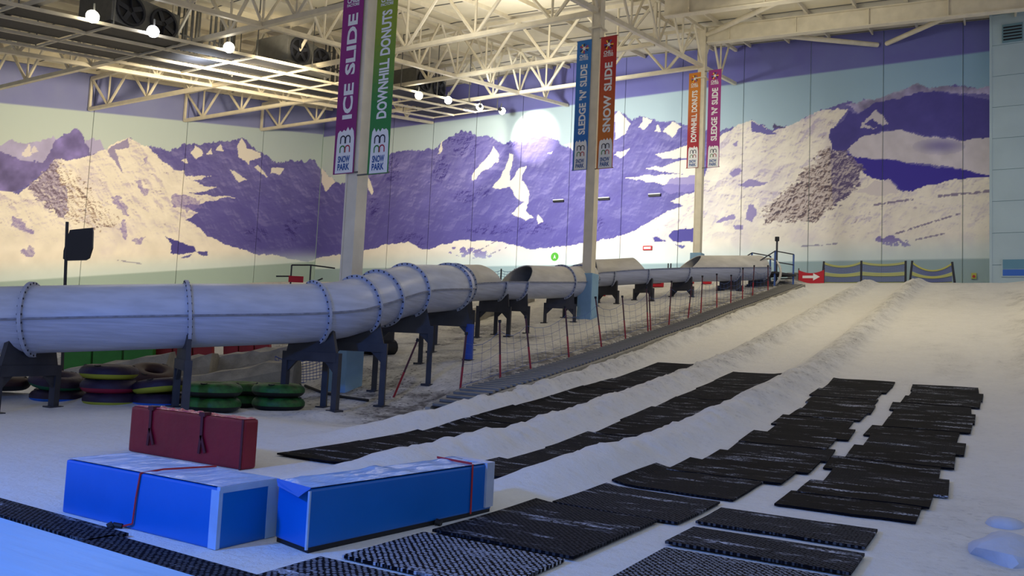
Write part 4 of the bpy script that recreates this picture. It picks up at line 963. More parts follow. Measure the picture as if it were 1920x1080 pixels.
# netting with coloured bands at the crest, red arrow banner
def crest():
    Y = 46.6; X = [onY(px, 500, Y)[0] for px in (1543, 1615, 1698, 1708, 1788)]; zt = [onY(px, py, Y)[2] for px, py in ((1546, 490), (1615, 489), (1698, 489), (1708, 489), (1787, 491))]
    post = []
    for i in range(5):
        lean = (.10, 0, 0, .12, -.14)[i]; q = (X[i]-lean/2, Y, g1(X[i], Y)-.1); p = (X[i]+lean/2, Y, zt[i]); post.append((q, p))
        o = MB().rod(q, p, .055, 8).build('crest_post', 'dark_metal', origin=q); tag(o, 'dark net post on the crest of the slope, %s from the left' % ORD[i], 'post', 'net posts on the crest')
    for n, (i, j, sag, side) in enumerate(((0, 1, .22, 'left'), (1, 2, .14, 'middle'), (3, 4, .42, 'right'))):
        (qa, pa), (qb, pb) = post[i], post[j]; t = thing('crest_net', qa, 'blue and yellow banded safety net on the crest, %s span' % side, 'net', 'banded nets on the crest')
        zb = lambda u: qa[2]+.1+(qb[2]-qa[2])*u
        for k in range(6):
            mm = ('net_yellow', 'net_violet', 'net_yellow', 'net_violet', 'net_violet', 'net_yellow')[k]
            b = MB(); N = 16; cells = []
            def P(u, v):
                x = pa[0]+(pb[0]-pa[0])*u; top = pa[2]+(pb[2]-pa[2])*u-.05-sag*4*u*(1-u); bot = zb(u); return Vector((x, Y, bot+(top-bot)*v))
            v0, v1 = [(0, .10), (.10, .38), (.38, .54), (.54, .60), (.60, .90), (.90, 1)][k]
            if k == 3: continue
            nv = max(2, int((v1-v0)*22)); NU = 44
            for q in range(nv+1): 
                for u in range(N): b.bar(P(u/N, v0+(v1-v0)*q/nv), P((u+1)/N, v0+(v1-v0)*q/nv), .018, .03)
            for u in range(NU+1): b.bar(P(u/NU, v0), P(u/NU, v1), .02, .018)
            b.build('net_band', mm, t)
    Yr = 46.0; x0, x1 = onY(1497, 525, Yr)[0], onY(1545, 525, Yr)[0]; zt_ = onY(1520, 510, Yr)[2]+.12; zb_ = onY(1520, 536, Yr)[2]-.25
    t = thing('arrow_banner', (x0, Yr, zb_), 'red banner with a white arrow pointing right on the crest', 'banner')
    b = MB(); n = 10; vs = []
    for k in range(n+1):
        u = k/n; x = x0+(x1-x0)*u; s = -.18*4*u*(1-u); vs += [(x, Yr, zb_), (x, Yr, zt_+s), (x, Yr+.015, zb_), (x, Yr+.015, zt_+s)]
    fs = []
    for k in range(n): a = 4*k; fs += [(a, a+4, a+5, a+1), (a+2, a+3, a+7, a+6), (a+1, a+5, a+7, a+3), (a, a+2, a+6, a+4)]
    fs += [(0, 1, 3, 2), (4*n, 4*n+2, 4*n+3, 4*n+1)]
    b.add(vs, fs).build('cloth', 'sign_red', t)
    w = x1-x0; zc = zt_-.40; ar = [(x0+w*.16, zc-.06), (x0+w*.58, zc-.06), (x0+w*.58, zc-.19), (x0+w*.84, zc+.01), (x0+w*.58, zc+.21), (x0+w*.58, zc+.08), (x0+w*.16, zc+.08)]
    MB().prism(ar, 'xz', Yr-.012, Yr-.004).build('arrow', 'white', t)
    for x in (x0, x1): MB().rod((x, Yr+.04, g1(x, Yr)-.05), (x, Yr+.04, zt_+.1), .03, 8).build('post', 'dark_metal', t)
    a = onY(1478, 512, 46.2); b_ = onY(1497, 540, 46.2); t = thing('grey_bin', (a[0], 46.2, g1(a[0], 46.2)), 'grey ribbed bin standing left of the red arrow banner', 'bin')
    zg = g1(a[0], 46.2)-.05; MB().box((a[0], 46.0, zg), (b_[0], 46.5, a[2]-.06)).build('body', 'crate', t, bevel=.02); MB().box((a[0]-.03, 45.97, a[2]-.06), (b_[0]+.03, 46.53, a[2])).build('lid', 'crate', t)
    for k in range(5): x = a[0]+.06+(b_[0]-a[0]-.12)*k/4; MB().box((x-.015, 45.98, zg+.1), (x+.015, 46.0, a[2]-.1)).build('rib', 'zinc', t)
    # small fittings on the wall
    p = onY(1826, 517, YB); t = thing('wall_hydrant', p, 'small yellow and orange fitting low on the plinth beside the pale blue wall', 'fitting'); MB().box((p[0]-.12, YB-.14, p[2]-.18), (p[0]+.12, YB-.004, p[2]+.14)).build('box', 'net_yellow', t); MB().rod((p[0], YB-.2, p[2]-.05), (p[0], YB-.14, p[2]-.05), .07, 10).build('knob', 'strap_red', t)
    p = onY(1040, 484, YB-.05); t = thing('wall_sign', p, 'white wall sign with a green disc on the mural foot', 'sign'); MB().box((p[0]-.34, YB-.05, p[2]-.5), (p[0]+.34, YB-.004, p[2]+.5)).build('board', 'white', t); MB().rod((p[0], YB-.06, p[2]+.1), (p[0], YB-.05, p[2]+.1), .31, 24).build('disc', 'sign_green', t)
    text_part('A', (p[0]-.1, YB-.065, p[2]-.03), (1, 0, 0), (0, 0, 1), .26, .2, 'white', t)
    p = onY(1214, 465, YB-.05); t = thing('exit_light', p, 'small glowing red wall light low on the mural', 'light'); MB().box((p[0]-.32, YB-.1, p[2]-.15), (p[0]+.32, YB-.004, p[2]+.15)).build('case', 'sign_red', t, bevel=.03)
    emit('red_glow', (1, .35, .3), 2.5); MB().box((p[0]-.24, YB-.115, p[2]-.07), (p[0]+.24, YB-.1, p[2]+.07)).build('face', 'red_glow', t)
crest()

# ---------------------------------------------------------------- rubber mats
MATN = [0]
def rubber_mat(x0, x1, y0, y1, label, lift=0.0, packed=.0, rot=0.0, th=.022, group='black rubber mats on the lanes', jag=True):
    cx, cy = (x0+x1)/2, (y0+y1)/2; hx, hy = (x1-x0)/2, (y1-y0)/2; nx, ny = 9, 7; vs = []; c, s = math.cos(rot), math.sin(rot)
    rnd = random.Random(MATN[0]); MATN[0] += 1
    for dz in (th, 0):
        for j in range(ny+1):
            for i in range(nx+1):
                u = -hx+2*hx*i/nx; w = -hy+2*hy*j/ny; X = cx+u*c-w*s; Y = cy+u*s+w*c
                z = float(gbase(Y))+.03*max(0, 1-(Y/8))*0
                zz = max(z, 0)+float(G(X, Y)-z)*.0
                # lie on the groomed lane between the ridges, edges pressed to it
                zz = float(gbase(Y))+min(max(float(G(X, Y)-gbase(Y)), -.02), .045)
                vs.append((X, Y, zz+lift+dz+.012))
    m = (nx+1)*(ny+1); fs = []
    for j in range(ny):
        for i in range(nx):
            q = (j*(nx+1)+i, j*(nx+1)+i+1, (j+1)*(nx+1)+i+1, (j+1)*(nx+1)+i); fs.append(q); fs.append(tuple(m+k for k in reversed(q)))
    ring = [i for i in range(nx+1)]+[(j+1)*(nx+1)-1 for j in range(1, ny+1)]+[ny*(nx+1)+i for i in range(nx-1, -1, -1)]+[j*(nx+1) for j in range(ny-1, 0, -1)]
    for a, b in zip(ring, ring[1:]+ring[:1]): fs.append((a, m+a, m+b, b))
    o = MB().add(vs, fs).build('rubber_mat', 'rubber_mat', origin=(cx, cy, float(gbase(cy))))
    o['packed'] = float(packed); tag(o, label, 'mat', group); return o
rnd = random.Random(11)
LANE = ['lane nearest the conveyor', 'lane second from the conveyor', 'third lane from the conveyor', 'lane along the right-hand bank']
def run(lane, rows):
    for i, (xl, xr, y0, y1, rot, pk) in enumerate(rows):
        rubber_mat(xl, xr, y0, y1, 'black rubber mat on the %s, %s from the top' % (LANE[lane], ORD[i]), .004*((i*7) % 3), pk, rot)
def px_rows(lst, pk0=.05):
    out = []
    for i, (lx, ly, rx, ry, by) in enumerate(lst):
        a = gp(lx, ly, .03); b = gp(rx, ry, .03); y1 = (a[1]+b[1])/2; out.append((a[0], b[0], y1))
    return out
# lane along the bank: rows run downhill; X of left/right edge and far edge in metres
def make_rows(Y1, Y0, left, right, step, jit, gaps=()):
    rows = []; y = Y1; i = 0
    while y-step > Y0-.2:
        L = step*rnd.uniform(.95, 1.15); xl, xr = left(y), right(y); d = rnd.uniform(-jit, jit)
        rows.append((xl+d, xr+d, y-L-.06, y, rnd.uniform(-.03, .03), rnd.choice((.0, .0, .03)))); y -= L; i += 1
    return rows
lx = lambda p: (lambda y: float(np.interp(y, [q[0] for q in p], [q[1] for q in p])))
r4 = make_rows(19.8, 8.7, lx([(8.7, -2.05), (11.7, -1.78), (15.4, -1.50), (19.8, -1.38)]), lx([(8.7, -.72), (12.2, -.40), (17.8, -.10), (19.8, -.13)]), .80, .11)
r4 += [(-2.32, -.86, 7.45, 8.25, -.015, .12), (-2.26, -.84, 6.45, 7.18, -.01, .12), (-2.2, -.80, 5.2, 6.28, 0.0, .55)]
run(3, r4)
r3 = make_rows(20.0, 10.0, lx([(9.5, -3.72), (13.5, -3.15), (16, -3.05), (20, -3.12)]), lx([(8.3, -2.42), (12.4, -1.92), (20, -1.82)]), .80, .09)
r3 += [(-3.72, -2.30, 8.75, 10.1, -.03, .03), (-3.74, -2.42, 7.30, 8.55, -.03, .10), (-3.92, -2.62, 5.5, 7.25, -.01, .07), (-3.95, -2.66, 4.45, 5.42, 0, .75), (-4.02, -2.70, 3.3, 4.32, .01, .45)]
run(2, r3)
r2 = make_rows(20.2, 7.2, lx([(7, -5.62), (10, -5.58), (14, -5.50), (20, -5.42)]), lx([(7, -4.62), (10, -4.42), (14, -4.25), (20, -4.12)]), 1.3, .06)
run(1, r2)
r1 = make_rows(21.1, 6.6, lx([(6.6, -8.2), (12, -7.95), (21, -7.72)]), lx([(6.6, -7.0), (12, -6.72), (21, -6.58)]), 1.45, .05)
run(0, r1)
rubber_mat(-8.05, -5.58, 3.60, 3.92, 'long narrow black rubber mat beyond the pale blue mat, farther from the camera', 0, .14, -.03, group='narrow mats beside the pale blue mat')
rubber_mat(-5.62, -3.60, 3.42, 3.76, 'long narrow black rubber mat beyond the pale blue mat, nearer the camera', 0, .14, -.03, group='narrow mats beside the pale blue mat')

# ---------------------------------------------------------------- soft play blocks
def blocks():
    # straight blue block
    x0, x1, y0, y1, h = -6.74, -4.80, 4.05, 4.62, .455
    t = thing('foam_block', ((x0+x1)/2, (y0+y1)/2, 0), 'long bright blue vinyl foam block tied with a red strap, on the left', 'foam block', 'blue foam blocks')
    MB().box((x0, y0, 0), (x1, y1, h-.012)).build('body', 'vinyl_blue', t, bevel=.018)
    b = MB(); nx, ny = 40, 10; vs = []
    for j in range(ny+1):
        for i in range(nx+1):
            x = x0+.006+(x1-x0-.012)*i/nx; y = y0+.006+(y1-y0-.012)*j/ny; vs.append((x, y, h-.002+.03*float(fbm(x*7+y*4, y*1.5, 3)-.45)*min(1, min(j, ny-j, i, nx-i))))
    b.add(vs, [(j*(nx+1)+i, j*(nx+1)+i+1, (j+1)*(nx+1)+i+1, (j+1)*(nx+1)+i) for j in range(ny) for i in range(nx)]); b.build('top_panel', 'vinyl_blue_sheen', t, smooth=True)
    MB().box((x1-.085, y0-.004, .004), (x1+.002, y0+.03, h-.03)).build('edge_strip', 'vinyl_pale', t)
    MB().box((x1-.03, y0+.0, h-.05), (x1+.004, y1, h-.004)).build('edge_strip', 'vinyl_pale', t)
    MB().box((x1-.02, y1-.11, .004), (x1+.006, y1-.0, h-.03)).build('edge_strip', 'vinyl_pale', t)
    xs = -5.70; b = MB(); pts = [(xs+.16, y1, h+.008), (xs+.03, y0+.16, h+.01), (xs-.02, y0-.008, h-.01), (xs-.045, y0-.012, h*.55), (xs-.06, y0-.014, .05), (xs-.16, y0-.03, .02)]
    for a, c in zip(pts[:-1], pts[1:]): b.bar(a, c, .014, .006, hint=(0, 1, 0))
    b.build('strap', 'strap_red', t)
    b = MB().rod((xs-.16, y0-.03, .02), (xs-.22, y0-.07, .03), .02, 8); b.rod((xs-.22, y0-.07, .03), (xs-.24, y0-.10, .01), .03, 8); b.build('buckle', 'black', t)
    # angled blue block running away to the right
    A = np.array([-4.66, 4.42]); B = np.array([-4.24, 4.42]); C = np.array([-4.03, 6.72]); D = np.array([-4.45, 6.76]); h = .47
    A = np.array([-4.68, 4.50]); B = np.array([-4.25, 4.40]); C = np.array([-4.04, 6.60]); D = np.array([-4.50, 6.66])
    t = thing('foam_block', (-4.35, 5.5, 0), 'long bright blue vinyl foam block with a shiny creased top, on the right', 'foam block', 'blue foam blocks')
    vs = [(*p, .035) for p in (A, B, C, D)]+[(*p, h-.012) for p in (A, B, C, D)]
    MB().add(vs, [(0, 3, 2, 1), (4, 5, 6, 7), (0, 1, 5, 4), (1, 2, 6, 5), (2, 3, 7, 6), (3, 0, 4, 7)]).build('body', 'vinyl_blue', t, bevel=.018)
    MB().add([(*(p*.985+np.array([-4.35, 5.5])*.015), .0) for p in (A, B, C, D)]+[(*(p*.985+np.array([-4.35, 5.5])*.015), .04) for p in (A, B, C, D)], [(0, 3, 2, 1), (4, 5, 6, 7), (0, 1, 5, 4), (1, 2, 6, 5), (2, 3, 7, 6), (3, 0, 4, 7)]).build('base_board', 'black', t)
    b = MB(); nx, ny = 10, 50; vs = []
    for j in range(ny+1):
        for i in range(nx+1):
            u = .02+.96*i/nx; v = .006+.988*j/ny; p = (A*(1-u)+B*u)*(1-v)+(D*(1-u)+C*u)*v; k = min(1, min(i, nx-i, j, ny-j)); vs.append((p[0], p[1], h+.0+.055*float(fbm(p[0]*3+p[1]*3.6, p[1]*3.0-p[0]*5, 3)-.42)*k))
    b.add(vs, [(j*(nx+1)+i, j*(nx+1)+i+1, (j+1)*(nx+1)+i+1, (j+1)*(nx+1)+i) for j in range(ny) for i in range(nx)]); b.build('top_panel', 'vinyl_blue_sheen', t, smooth=True)
    # folded flap over the near end, pale piping, pale far end
    n = .012; b = MB(); b.add([(A[0]-.01, A[1]-.012, h), (B[0]+.01, B[1]-.012, h-.004), (B[0]-.06, B[1]-.045, h-.06), (A[0]+.04, A[1]-.035, h-.035), (A[0]-.01, A[1]-.004, h+.008), (B[0]+.01, B[1]-.004, h+.006), (B[0]-.06, B[1]-.053, h-.065), (A[0]+.04, A[1]-.043, h-.04)], [(0, 1, 2, 3), (7, 6, 5, 4), (0, 4, 5, 1), (1, 5, 6, 2), (2, 6, 7, 3), (3, 7, 4, 0)]); b.build('flap', 'vinyl_blue', t)
    MB().rod((B[0]+.004, B[1]-.006, .03), (B[0]+.004, B[1]-.006, h-.02), .012, 8).build('piping', 'vinyl_pale', t)
    MB().add([(C[0]+.012, C[1]-.12, .06), (C[0]+.012, C[1]+.012, .06), (C[0]+.012, C[1]+.012, h+.004), (C[0]+.012, C[1]-.12, h+.004), (D[0], D[1]+.012, .06), (D[0], D[1]+.012, h+.004), (D[0], D[1]-.12, h+.004), (D[0], D[1]-.12, .06)],
             [(0, 1, 2, 3), (1, 4, 5, 2), (3, 2, 5, 6), (0, 3, 6, 7), (0, 7, 4, 1), (4, 7, 6, 5)]).build('end_wrap', 'pale_end', t)
    f = .84; pr = B*(1-f)+C*f; pl = A*(1-f)+D*f; b = MB()
    for a, c in (((pl[0], pl[1]+.05, h+.016), (pr[0], pr[1]+.03, h+.014)), ((pr[0]+.012, pr[1]+.03, h+.01), (pr[0]+.014, pr[1]+.03, .03))): b.bar(a, c, .02, .006, hint=(0, 0, 1) if a[2] == c[2] else (1, 0, 0))
    b.build('strap', 'strap_red', t)
    p = B*.35+C*.65; MB().rod((p[0]+.01, p[1]-.03, .03), (p[0]+.06, p[1]-.02, .02), .03, 8).build('caster', 'black', t)
    # upright red mattress behind
    Yr = 6.58; pl_ = onY(243, 800, Yr); pr_ = onY(452, 870, Yr); zt = onY(243, 763, Yr)[2]; x0, x1 = pl_[0], onY(455, 840, Yr)[0]; y1 = Yr+.22
    zt = .585
    t = thing('red_mattress', ((x0+x1)/2, Yr+.2, 0), 'dark red folded foam mattress with carry straps standing behind the blue block', 'mattress')
    b = MB(); nx, nz, ny = 24, 8, 4
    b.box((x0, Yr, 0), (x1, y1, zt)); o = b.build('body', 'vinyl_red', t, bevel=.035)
    b = MB(); vs = []; nx, ny = 60, 10
    for j in range(ny+1):
        for i in range(nx+1):
            x = x0+.02+(x1-x0-.04)*i/nx; y = Yr+.02+(y1-Yr-.04)*j/ny; vs.append((x, y, zt+.002+.045*float(fbm(x*11, y*8, 3)-.35)*min(1, min(i, j, nx-i, ny-j))))
    b.add(vs, [(j*(nx+1)+i, j*(nx+1)+i+1, (j+1)*(nx+1)+i+1, (j+1)*(nx+1)+i) for j in range(ny) for i in range(nx)]); b.build('top_panel', 'vinyl_red_glint', t)
    for fx in (.2, .66):
        x = x0+(x1-x0)*fx; b = MB().bar((x, Yr-.012, zt+.015), (x+.01, Yr-.015, .28), .045, .012, hint=(0, 1, 0)); b.bar((x+.01, Yr-.02, .34), (x+.10, Yr-.02, .14), .04, .012, hint=(0, 1, 0)); b.bar((x+.01, Yr-.02, .34), (x-.01, Yr-.02, .12), .04, .012, hint=(0, 1, 0)); b.box((x-.05, Yr-.02, zt-.02), (x+.05, Yr+.08, zt+.03)); b.build('carry_strap', 'strap_dark', t)
    MB().bar((x1-.02, Yr-.004, 0), (x1-.02, Yr-.004, zt), .03, .01, hint=(0, 1, 0)).build('seam', 'strap_dark', t)
    # flat pale blue mat in the corner
    b = MB(); nx, ny = 60, 14; X0, X1, Y0, Y1 = -9.0, -3.5, 1.6, 3.42; vs = []
    for dz in (.09, 0.0):
        for j in range(ny+1):
            for i in range(nx+1):
                x = X0+(X1-X0)*i/nx; y = Y0+(Y1-Y0)*j/ny-.03*(x+6.6); r = min(1, min(i, j, nx-i, ny-j)); vs.append((x, y, (dz+.03*float(fbm(x*.7+y*.5, y*5.5-x*.8, 3)-.5)*r) if dz else .005))
    m = (nx+1)*(ny+1); fs = []
    for j in range(ny):
        for i in range(nx): q = (j*(nx+1)+i, j*(nx+1)+i+1, (j+1)*(nx+1)+i+1, (j+1)*(nx+1)+i); fs += [q, tuple(m+k for k in reversed(q))]
    ring = [i for i in range(nx+1)]+[(j+1)*(nx+1)-1 for j in range(1, ny+1)]+[ny*(nx+1)+i for i in range(nx-1, -1, -1)]+[j*(nx+1) for j in range(ny-1, 0, -1)]
    for a, c in zip(ring, ring[1:]+ring[:1]): fs.append((a, m+a, m+c, c))
    o = b.add(vs, fs).build('crash_mat', 'vinyl_light', origin=(-6.2, 2.5, 0), smooth=True); tag(o, 'large flat pale blue crash mat in the near left corner', 'crash mat')
blocks()

# ---------------------------------------------------------------- inflatable ring tubes
def ring_mesh(c, R, r, h, a0, a1, tilt, name, m, par, n=28, k=8):
    b = MB(); vs = []; rot = Matrix.Rotation(tilt[0], 3, 'X')@Matrix.Rotation(tilt[1], 3, 'Y')
    for i in range(n):
        th = 2*PI*i/n
        for j in range(k+1):
            a = a0+(a1-a0)*j/k; w = 1+.02*math.sin(th*9); p = Vector(((R+r*w*math.cos(a))*math.cos(th), (R+r*w*math.cos(a))*math.sin(th), h*math.sin(a))); vs.append(Vector(c)+rot@p)
    fs = [(i*(k+1)+j, ((i+1) % n)*(k+1)+j, ((i+1) % n)*(k+1)+j+1, i*(k+1)+j+1) for i in range(n) for j in range(k)]
    return b.add(vs, fs).build(name, m, par, smooth=True)
def donut(px, py, D, label, top, bottom, tilt=(0, 0), R=.40, split=-.25):
    c = deep(px, py, D); t = thing('ring_tube', (c[0], c[1], c[2]-.13), label, 'snow tube', 'stacked snow tubes under the slide')
    ring_mesh(c, R, .195, .145, split, PI-split, tilt, 'top_cover', top, t); ring_mesh(c, R, .195, .145, PI-split, 2*PI+split, tilt, 'bottom_cover', bottom, t)
    rot = Matrix.Rotation(tilt[0], 3, 'X')@Matrix.Rotation(tilt[1], 3, 'Y'); cv = V3(c)
    MB().rod(cv+rot@Vector((0, 0, -.10)), cv+rot@Vector((0, 0, -.06)), R-.12, 20).build('seat_floor', 'nylon_black', t)
    for a in (-2.2, -1.1, 2.0, .9):
        p = [cv+rot@Vector(((R+.18*math.cos(q))*math.cos(a+w), (R+.18*math.cos(q))*math.sin(a+w), .132*math.sin(q)+.012)) for w, q in ((-.14, 1.15), (-.09, 1.0), (0, .95), (.09, 1.0), (.14, 1.15))]
        MB().path(p, .014, 5).build('grab_handle', 'black', t)
TD = [(112, 742, 16.6, 'printed snow tube with a blue underside at the bottom left of the pile', 'nylon', 'd_blue', (0, 0)), (110, 714, 16.6, 'tilted snow tube with a green underside on the left of the pile', 'nylon', 'd_green', (.02, .16)),
      (210, 748, 16.4, 'dark snow tube with a yellow underside at the bottom of the three-high stack', 'nylon', 'd_yellow', (0, 0)), (206, 723, 16.4, 'dark snow tube with a red underside, middle of the three-high stack', 'nylon', 'd_red', (0, 0)),
      (205, 697, 16.4, 'dark snow tube with a yellow underside on top of the three-high stack', 'nylon', 'd_yellow', (0, 0)), (300, 750, 16.6, 'dark snow tube with a blue underside beside the slide leg', 'nylon', 'd_blue', (0, 0)),
      (302, 724, 16.6, 'tilted snow tube with a yellow underside beside the slide leg', 'nylon', 'd_yellow', (.02, -.16)), (288, 702, 18.4, 'dark maroon snow tube leaning behind the stacks', 'nylon_red', 'nylon', (.1, .3)),
      (0, 718, 16.4, 'maroon snow tube cut by the left edge of the photo', 'nylon_red', 'nylon_black', (0, 0)), (398, 757, 16.2, 'black and green camouflage snow tube at the bottom, left of two stacks', 'nylon_green', 'nylon_black', (0, 0)),
      (400, 730, 16.2, 'black and green camouflage snow tube on top, beside the slide leg', 'nylon_green', 'nylon_black', (0, 0)), (455, 750, 18.4, 'dark green snow tube squeezed at the bottom between the camouflage stacks', 'nylon_green', 'nylon_black', (0, 0)), (456, 728, 18.4, 'dark green snow tube squeezed on top between the camouflage stacks', 'nylon_green', 'nylon_black', (0, 0)),
      (522, 756, 17.4, 'bright green camouflage snow tube at the bottom of the right-hand stack', 'nylon_green', 'nylon_black', (0, 0)), (522, 731, 17.4, 'bright green camouflage snow tube on top of the right-hand stack', 'nylon_green', 'nylon_black', (0, 0))]
for px, py, D, lb, a, b, tl in TD: donut(px, py, D, lb, a, b, tl, .37 if 'camou' in lb else .36, -.25)

# ---------------------------------------------------------------- things beyond the slide on the left
def beyond():
    # low padded barriers
    for i, (pa, pb, h, m, lb) in enumerate((((118, 676), (290, 676), .75, 'mat_green', 'green padded barrier wall seen below the slide tube'), ((288, 672), (400, 668), .8, 'mat_red', 'red padded barrier wall seen below the slide tube'), ((420, 666), (508, 664), .45, 'mat_red', 'low red padded barrier right of the long red barrier'))):
        D = (24, 24.5, 25)[i]; a, b = deep(*pa, D), deep(*pb, D); t = thing('padded_barrier', ((a[0]+b[0])/2, (a[1]+b[1])/2, a[2]), lb, 'barrier', 'padded barriers')
        L = V3(b)-V3(a); n = 3
        for k in range(n):
            p = V3(a)+L*(k/n+.01); q = V3(a)+L*((k+1)/n-.01); MB().bar(p+Vector((0, 0, h/2-.2)), q+Vector((0, 0, h/2-.2)), .25, h+.4).build('panel', m, t, bevel=.03)
    for i, (px, py, D, L, h, d) in enumerate(((210, 700, 21, 3.2, .55, 'left, behind the snow tubes'), (330, 690, 22, 2.2, .5, 'below the red barrier'), (400, 690, 23.0, 2.2, .55, 'in the middle of the row'), (475, 680, 22.5, 2.2, .6, 'at the right of the row'), (440, 704, 20, 3.2, .45, 'in front of the row'))):
        c = deep(px, py, D); b = MB(); u = V3(deep(px+50, py-8, D)-c).normalized(); nx = 8; vs = []; rr = random.Random(i)
        s = Vector((-u.y, u.x, 0)).normalized()
        prof = [(-.45, -.5), (-.4, .3*h), (-.22, h*.9), (.15, h), (.42, h*.5), (.5, -.5)]
        for k in range(nx+1):
            for x, z in prof: vs.append(V3(c)+u*(L*(k/nx-.5))+s*(x+rr.uniform(-.06, .06))+Vector((0, 0, z-.25+rr.uniform(-.05, .05))))
        m = len(prof); fs = [(k*m+j, k*m+j+1, (k+1)*m+j+1, (k+1)*m+j) for k in range(nx) for j in range(m-1)]+[tuple(range(m)), tuple(nx*m+j for j in range(m-1, -1, -1))]
        o = b.add(vs, fs).build('snow_block', 'snow_block', origin=V3(c)-Vector((0, 0, .3))); tag(o, 'grey dirty snow bank seen below the slide tube, '+d, 'snow bank', 'snow banks behind the slide')
    # grey bank wall farther up, behind the legs
    a, b = deep(870, 600, 33), deep(990, 562, 40)
    o = MB().bar(V3(a)+Vector((0, 0, -.6)), V3(b)+Vector((0, 0, -.6)), .8, 1.7).build('bank_wall', 'snow_block', origin=V3(a)); tag(o, 'grey bank of dirty snow rising behind the slide legs', 'snow bank')
    # dark flag board on a thin pole
    p0 = deep(131, 560, 18.5); p1 = deep(126, 416, 18.5); t = thing('flag_board', (p0[0], p0[1], g1(p0[0], p0[1])), 'thin grey pole carrying a curved dark flag above the slide', 'flag')
    MB().rod((p0[0], p0[1], g1(p0[0], p0[1])-.05), p1, .035, 8).build('pole', 'leg_steel', t)
    pts = [deep(x, y, 18.45) for x, y in ((131, 431), (160, 428), (173, 427), (174, 435), (173, 465), (167, 484), (160, 488), (124, 489), (118, 485), (119, 470), (126, 445))]
    b = MB(); n = len(pts); back = [np.array(p)+fwd_np*.05 for p in pts]; b.add(list(pts)+back, [tuple(range(n)), tuple(range(2*n-1, n-1, -1))]+[(k, n+k, n+(k+1) % n, (k+1) % n) for k in range(n)]); b.build('flag', 'black_gloss', t)
    # railing with red sign in the far corner
    q = [deep(x, y, 30) for x, y in ((547, 497), (547, 530), (583, 497), (583, 532), (628, 503), (518, 518), (545, 518), (605, 522))]
    zg = min(v[2] for v in q)-3.2; t = thing('railing', (q[0][0], q[0][1], g1(q[0][0], q[0][1])), 'thin steel railing with a small red sign above the slide', 'railing')
    for a, c in ((0, 2), (2, 4), (5, 6), (3, 7)): MB().rod(q[a], q[c], .03, 6).build('rail', 'dark_metal', t)
    for a in (0, 2): MB().rod((q[a][0], q[a][1], g1(q[a][0], q[a][1])-.05), q[a], .03, 6).build('post', 'dark_metal', t)
    a, c = deep(541, 517, 29.9), deep(569, 530, 29.9); MB().bar(((a[0]+c[0])/2, (a[1]+c[1])/2, c[2]), ((a[0]+c[0])/2, (a[1]+c[1])/2, a[2]), .55, .03, hint=tuple(fwd)).build('sign', 'sign_red', t)
    # blue net heap and small machine behind the legs
    A = (deep(516, 722, 20.5), deep(516, 668, 20.5)); B = (deep(606, 716, 21.5), deep(606, 662, 21.5)); net_span(A, B, 'bunched blue net hanging between the front slide legs', 'leg_blue', 8, .1, .3, .008, (.02, 1))
    c = deep(705, 655, 24); t = thing('snow_machine', (c[0], c[1], g1(c[0], c[1])), 'small dark tracked machine parked behind the slide legs', 'machine')
    zg = g1(c[0], c[1])
    MB().box((c[0]-.45, c[1]-.3, zg+.2), (c[0]+.45, c[1]+.3, zg+.75)).build('body', 'dark_metal', t, bevel=.05)
    for k in (-.3, .3): MB().rod((c[0]+k, c[1]-.36, zg+.25), (c[0]+k, c[1]+.36, zg+.25), .25, 16).build('wheel', 'black', t)
    # far safety poles with blue net above the slide
    rows = []
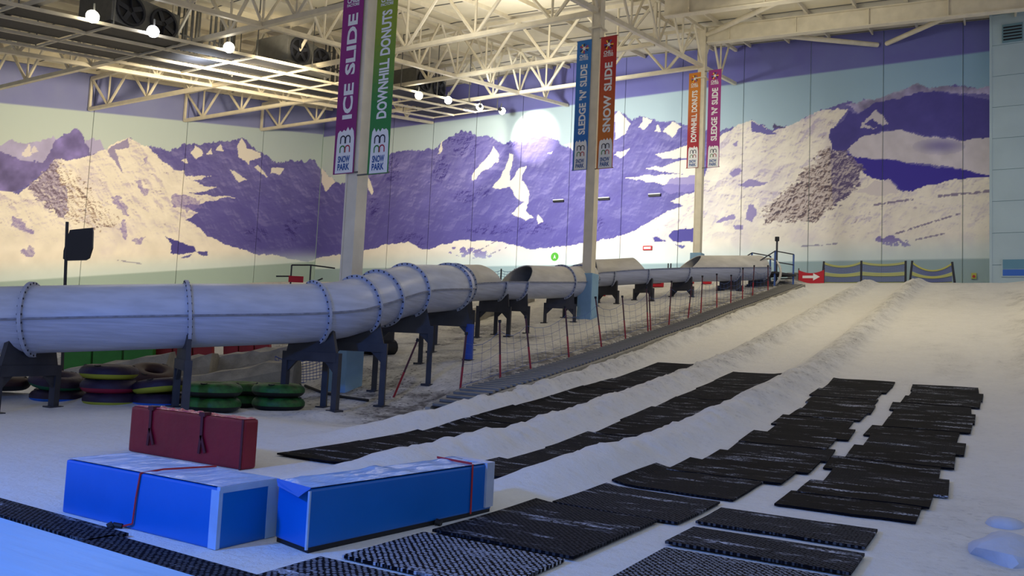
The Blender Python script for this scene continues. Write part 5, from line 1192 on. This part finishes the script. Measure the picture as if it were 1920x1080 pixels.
    for i, px in enumerate((915, 940, 965, 1008, 1253, 1258)):
        D = 42 if i < 4 else 46; p = deep(px, 504 if i < 4 else 494, D); zg = p[2]-1.9
        zg = min(g1(p[0], p[1]), p[2]-.8); o = MB().rod((p[0], p[1], zg-.05), p, .04, 6).build('net_pole', 'dark_metal', origin=(p[0], p[1], zg)); tag(o, 'thin dark net pole behind the slide, %s from the left' % ORD[i], 'pole', 'far net poles'); rows.append(((p[0], p[1], zg), p))
    for i in (0, 1, 2): net_span(rows[i], rows[i+1], 'blue net behind the slide, %s span from the left' % ORD[i], 'net_blue', 5, .5, .15, .008, (.45, .95))
    for i, (px, py, D) in enumerate(((1110, 555, 46), (1225, 538, 46), (1287, 532, 46), (1325, 533, 46))):
        c = gp(px, py); t = thing('red_marker', c, 'red padded marker on the far snow behind the slide, %s from the left' % ORD[i], 'marker', 'far red markers')
        MB().box((c[0]-.7+.15*i, c[1]-.1, c[2]), (c[0]+.7-.15*i, c[1]+.12, c[2]+.45)).build('pad', 'sign_red', t, bevel=.03); MB().box((c[0]-.6+.15*i, c[1]-.11, c[2]+.16), (c[0]+.6-.15*i, c[1]-.1, c[2]+.24)).build('stripe', 'strap_dark', t)
    # hose lying in the pit, black line
    pts = [gp(x, y) for x, y in ((572, 726), (600, 738), (640, 748), (690, 754))]
    o = MB().path([(p[0], p[1], g1(p[0], p[1])+.03) for p in pts], .035, 6).build('hose', 'black', origin=pts[0]); tag(o, 'black hose lying on dirty snow below the slide legs', 'hose')
    # lumps of clear snow at the right edge
    for i, (px, py, r, el, lb) in enumerate(((1893, 1040, .30, 1.5, 'large rounded mound of icy snow at the lower right edge'), (1882, 985, .17, 1.2, 'small icy lump uphill of the large mound at the right edge'))):
        c = gp(px, py); bm = bmesh.new(); bmesh.ops.create_icosphere(bm, subdivisions=3, radius=r); sd = 3.1*i
        for v in bm.verts:
            k = .72+.62*float(fbm(np.array(v.co.x*5+sd+9), np.array(v.co.y*5+v.co.z*4+7), 3)); v.co *= k; v.co.y *= el; v.co.z *= .6
        b = MB(); b.add([(v.co.x+c[0], v.co.y+c[1], v.co.z+g1(c[0], c[1])-.02) for v in bm.verts], [tuple(v.index for v in f.verts) for f in bm.faces]); bm.free()
        o = b.build('snow_lump', 'snow_lump', origin=(c[0], c[1], g1(c[0], c[1])), smooth=True); tag(o, lb, 'snow lump')
fwd_np = np.array(fwd)
beyond()
print('objects', len(bpy.data.objects))
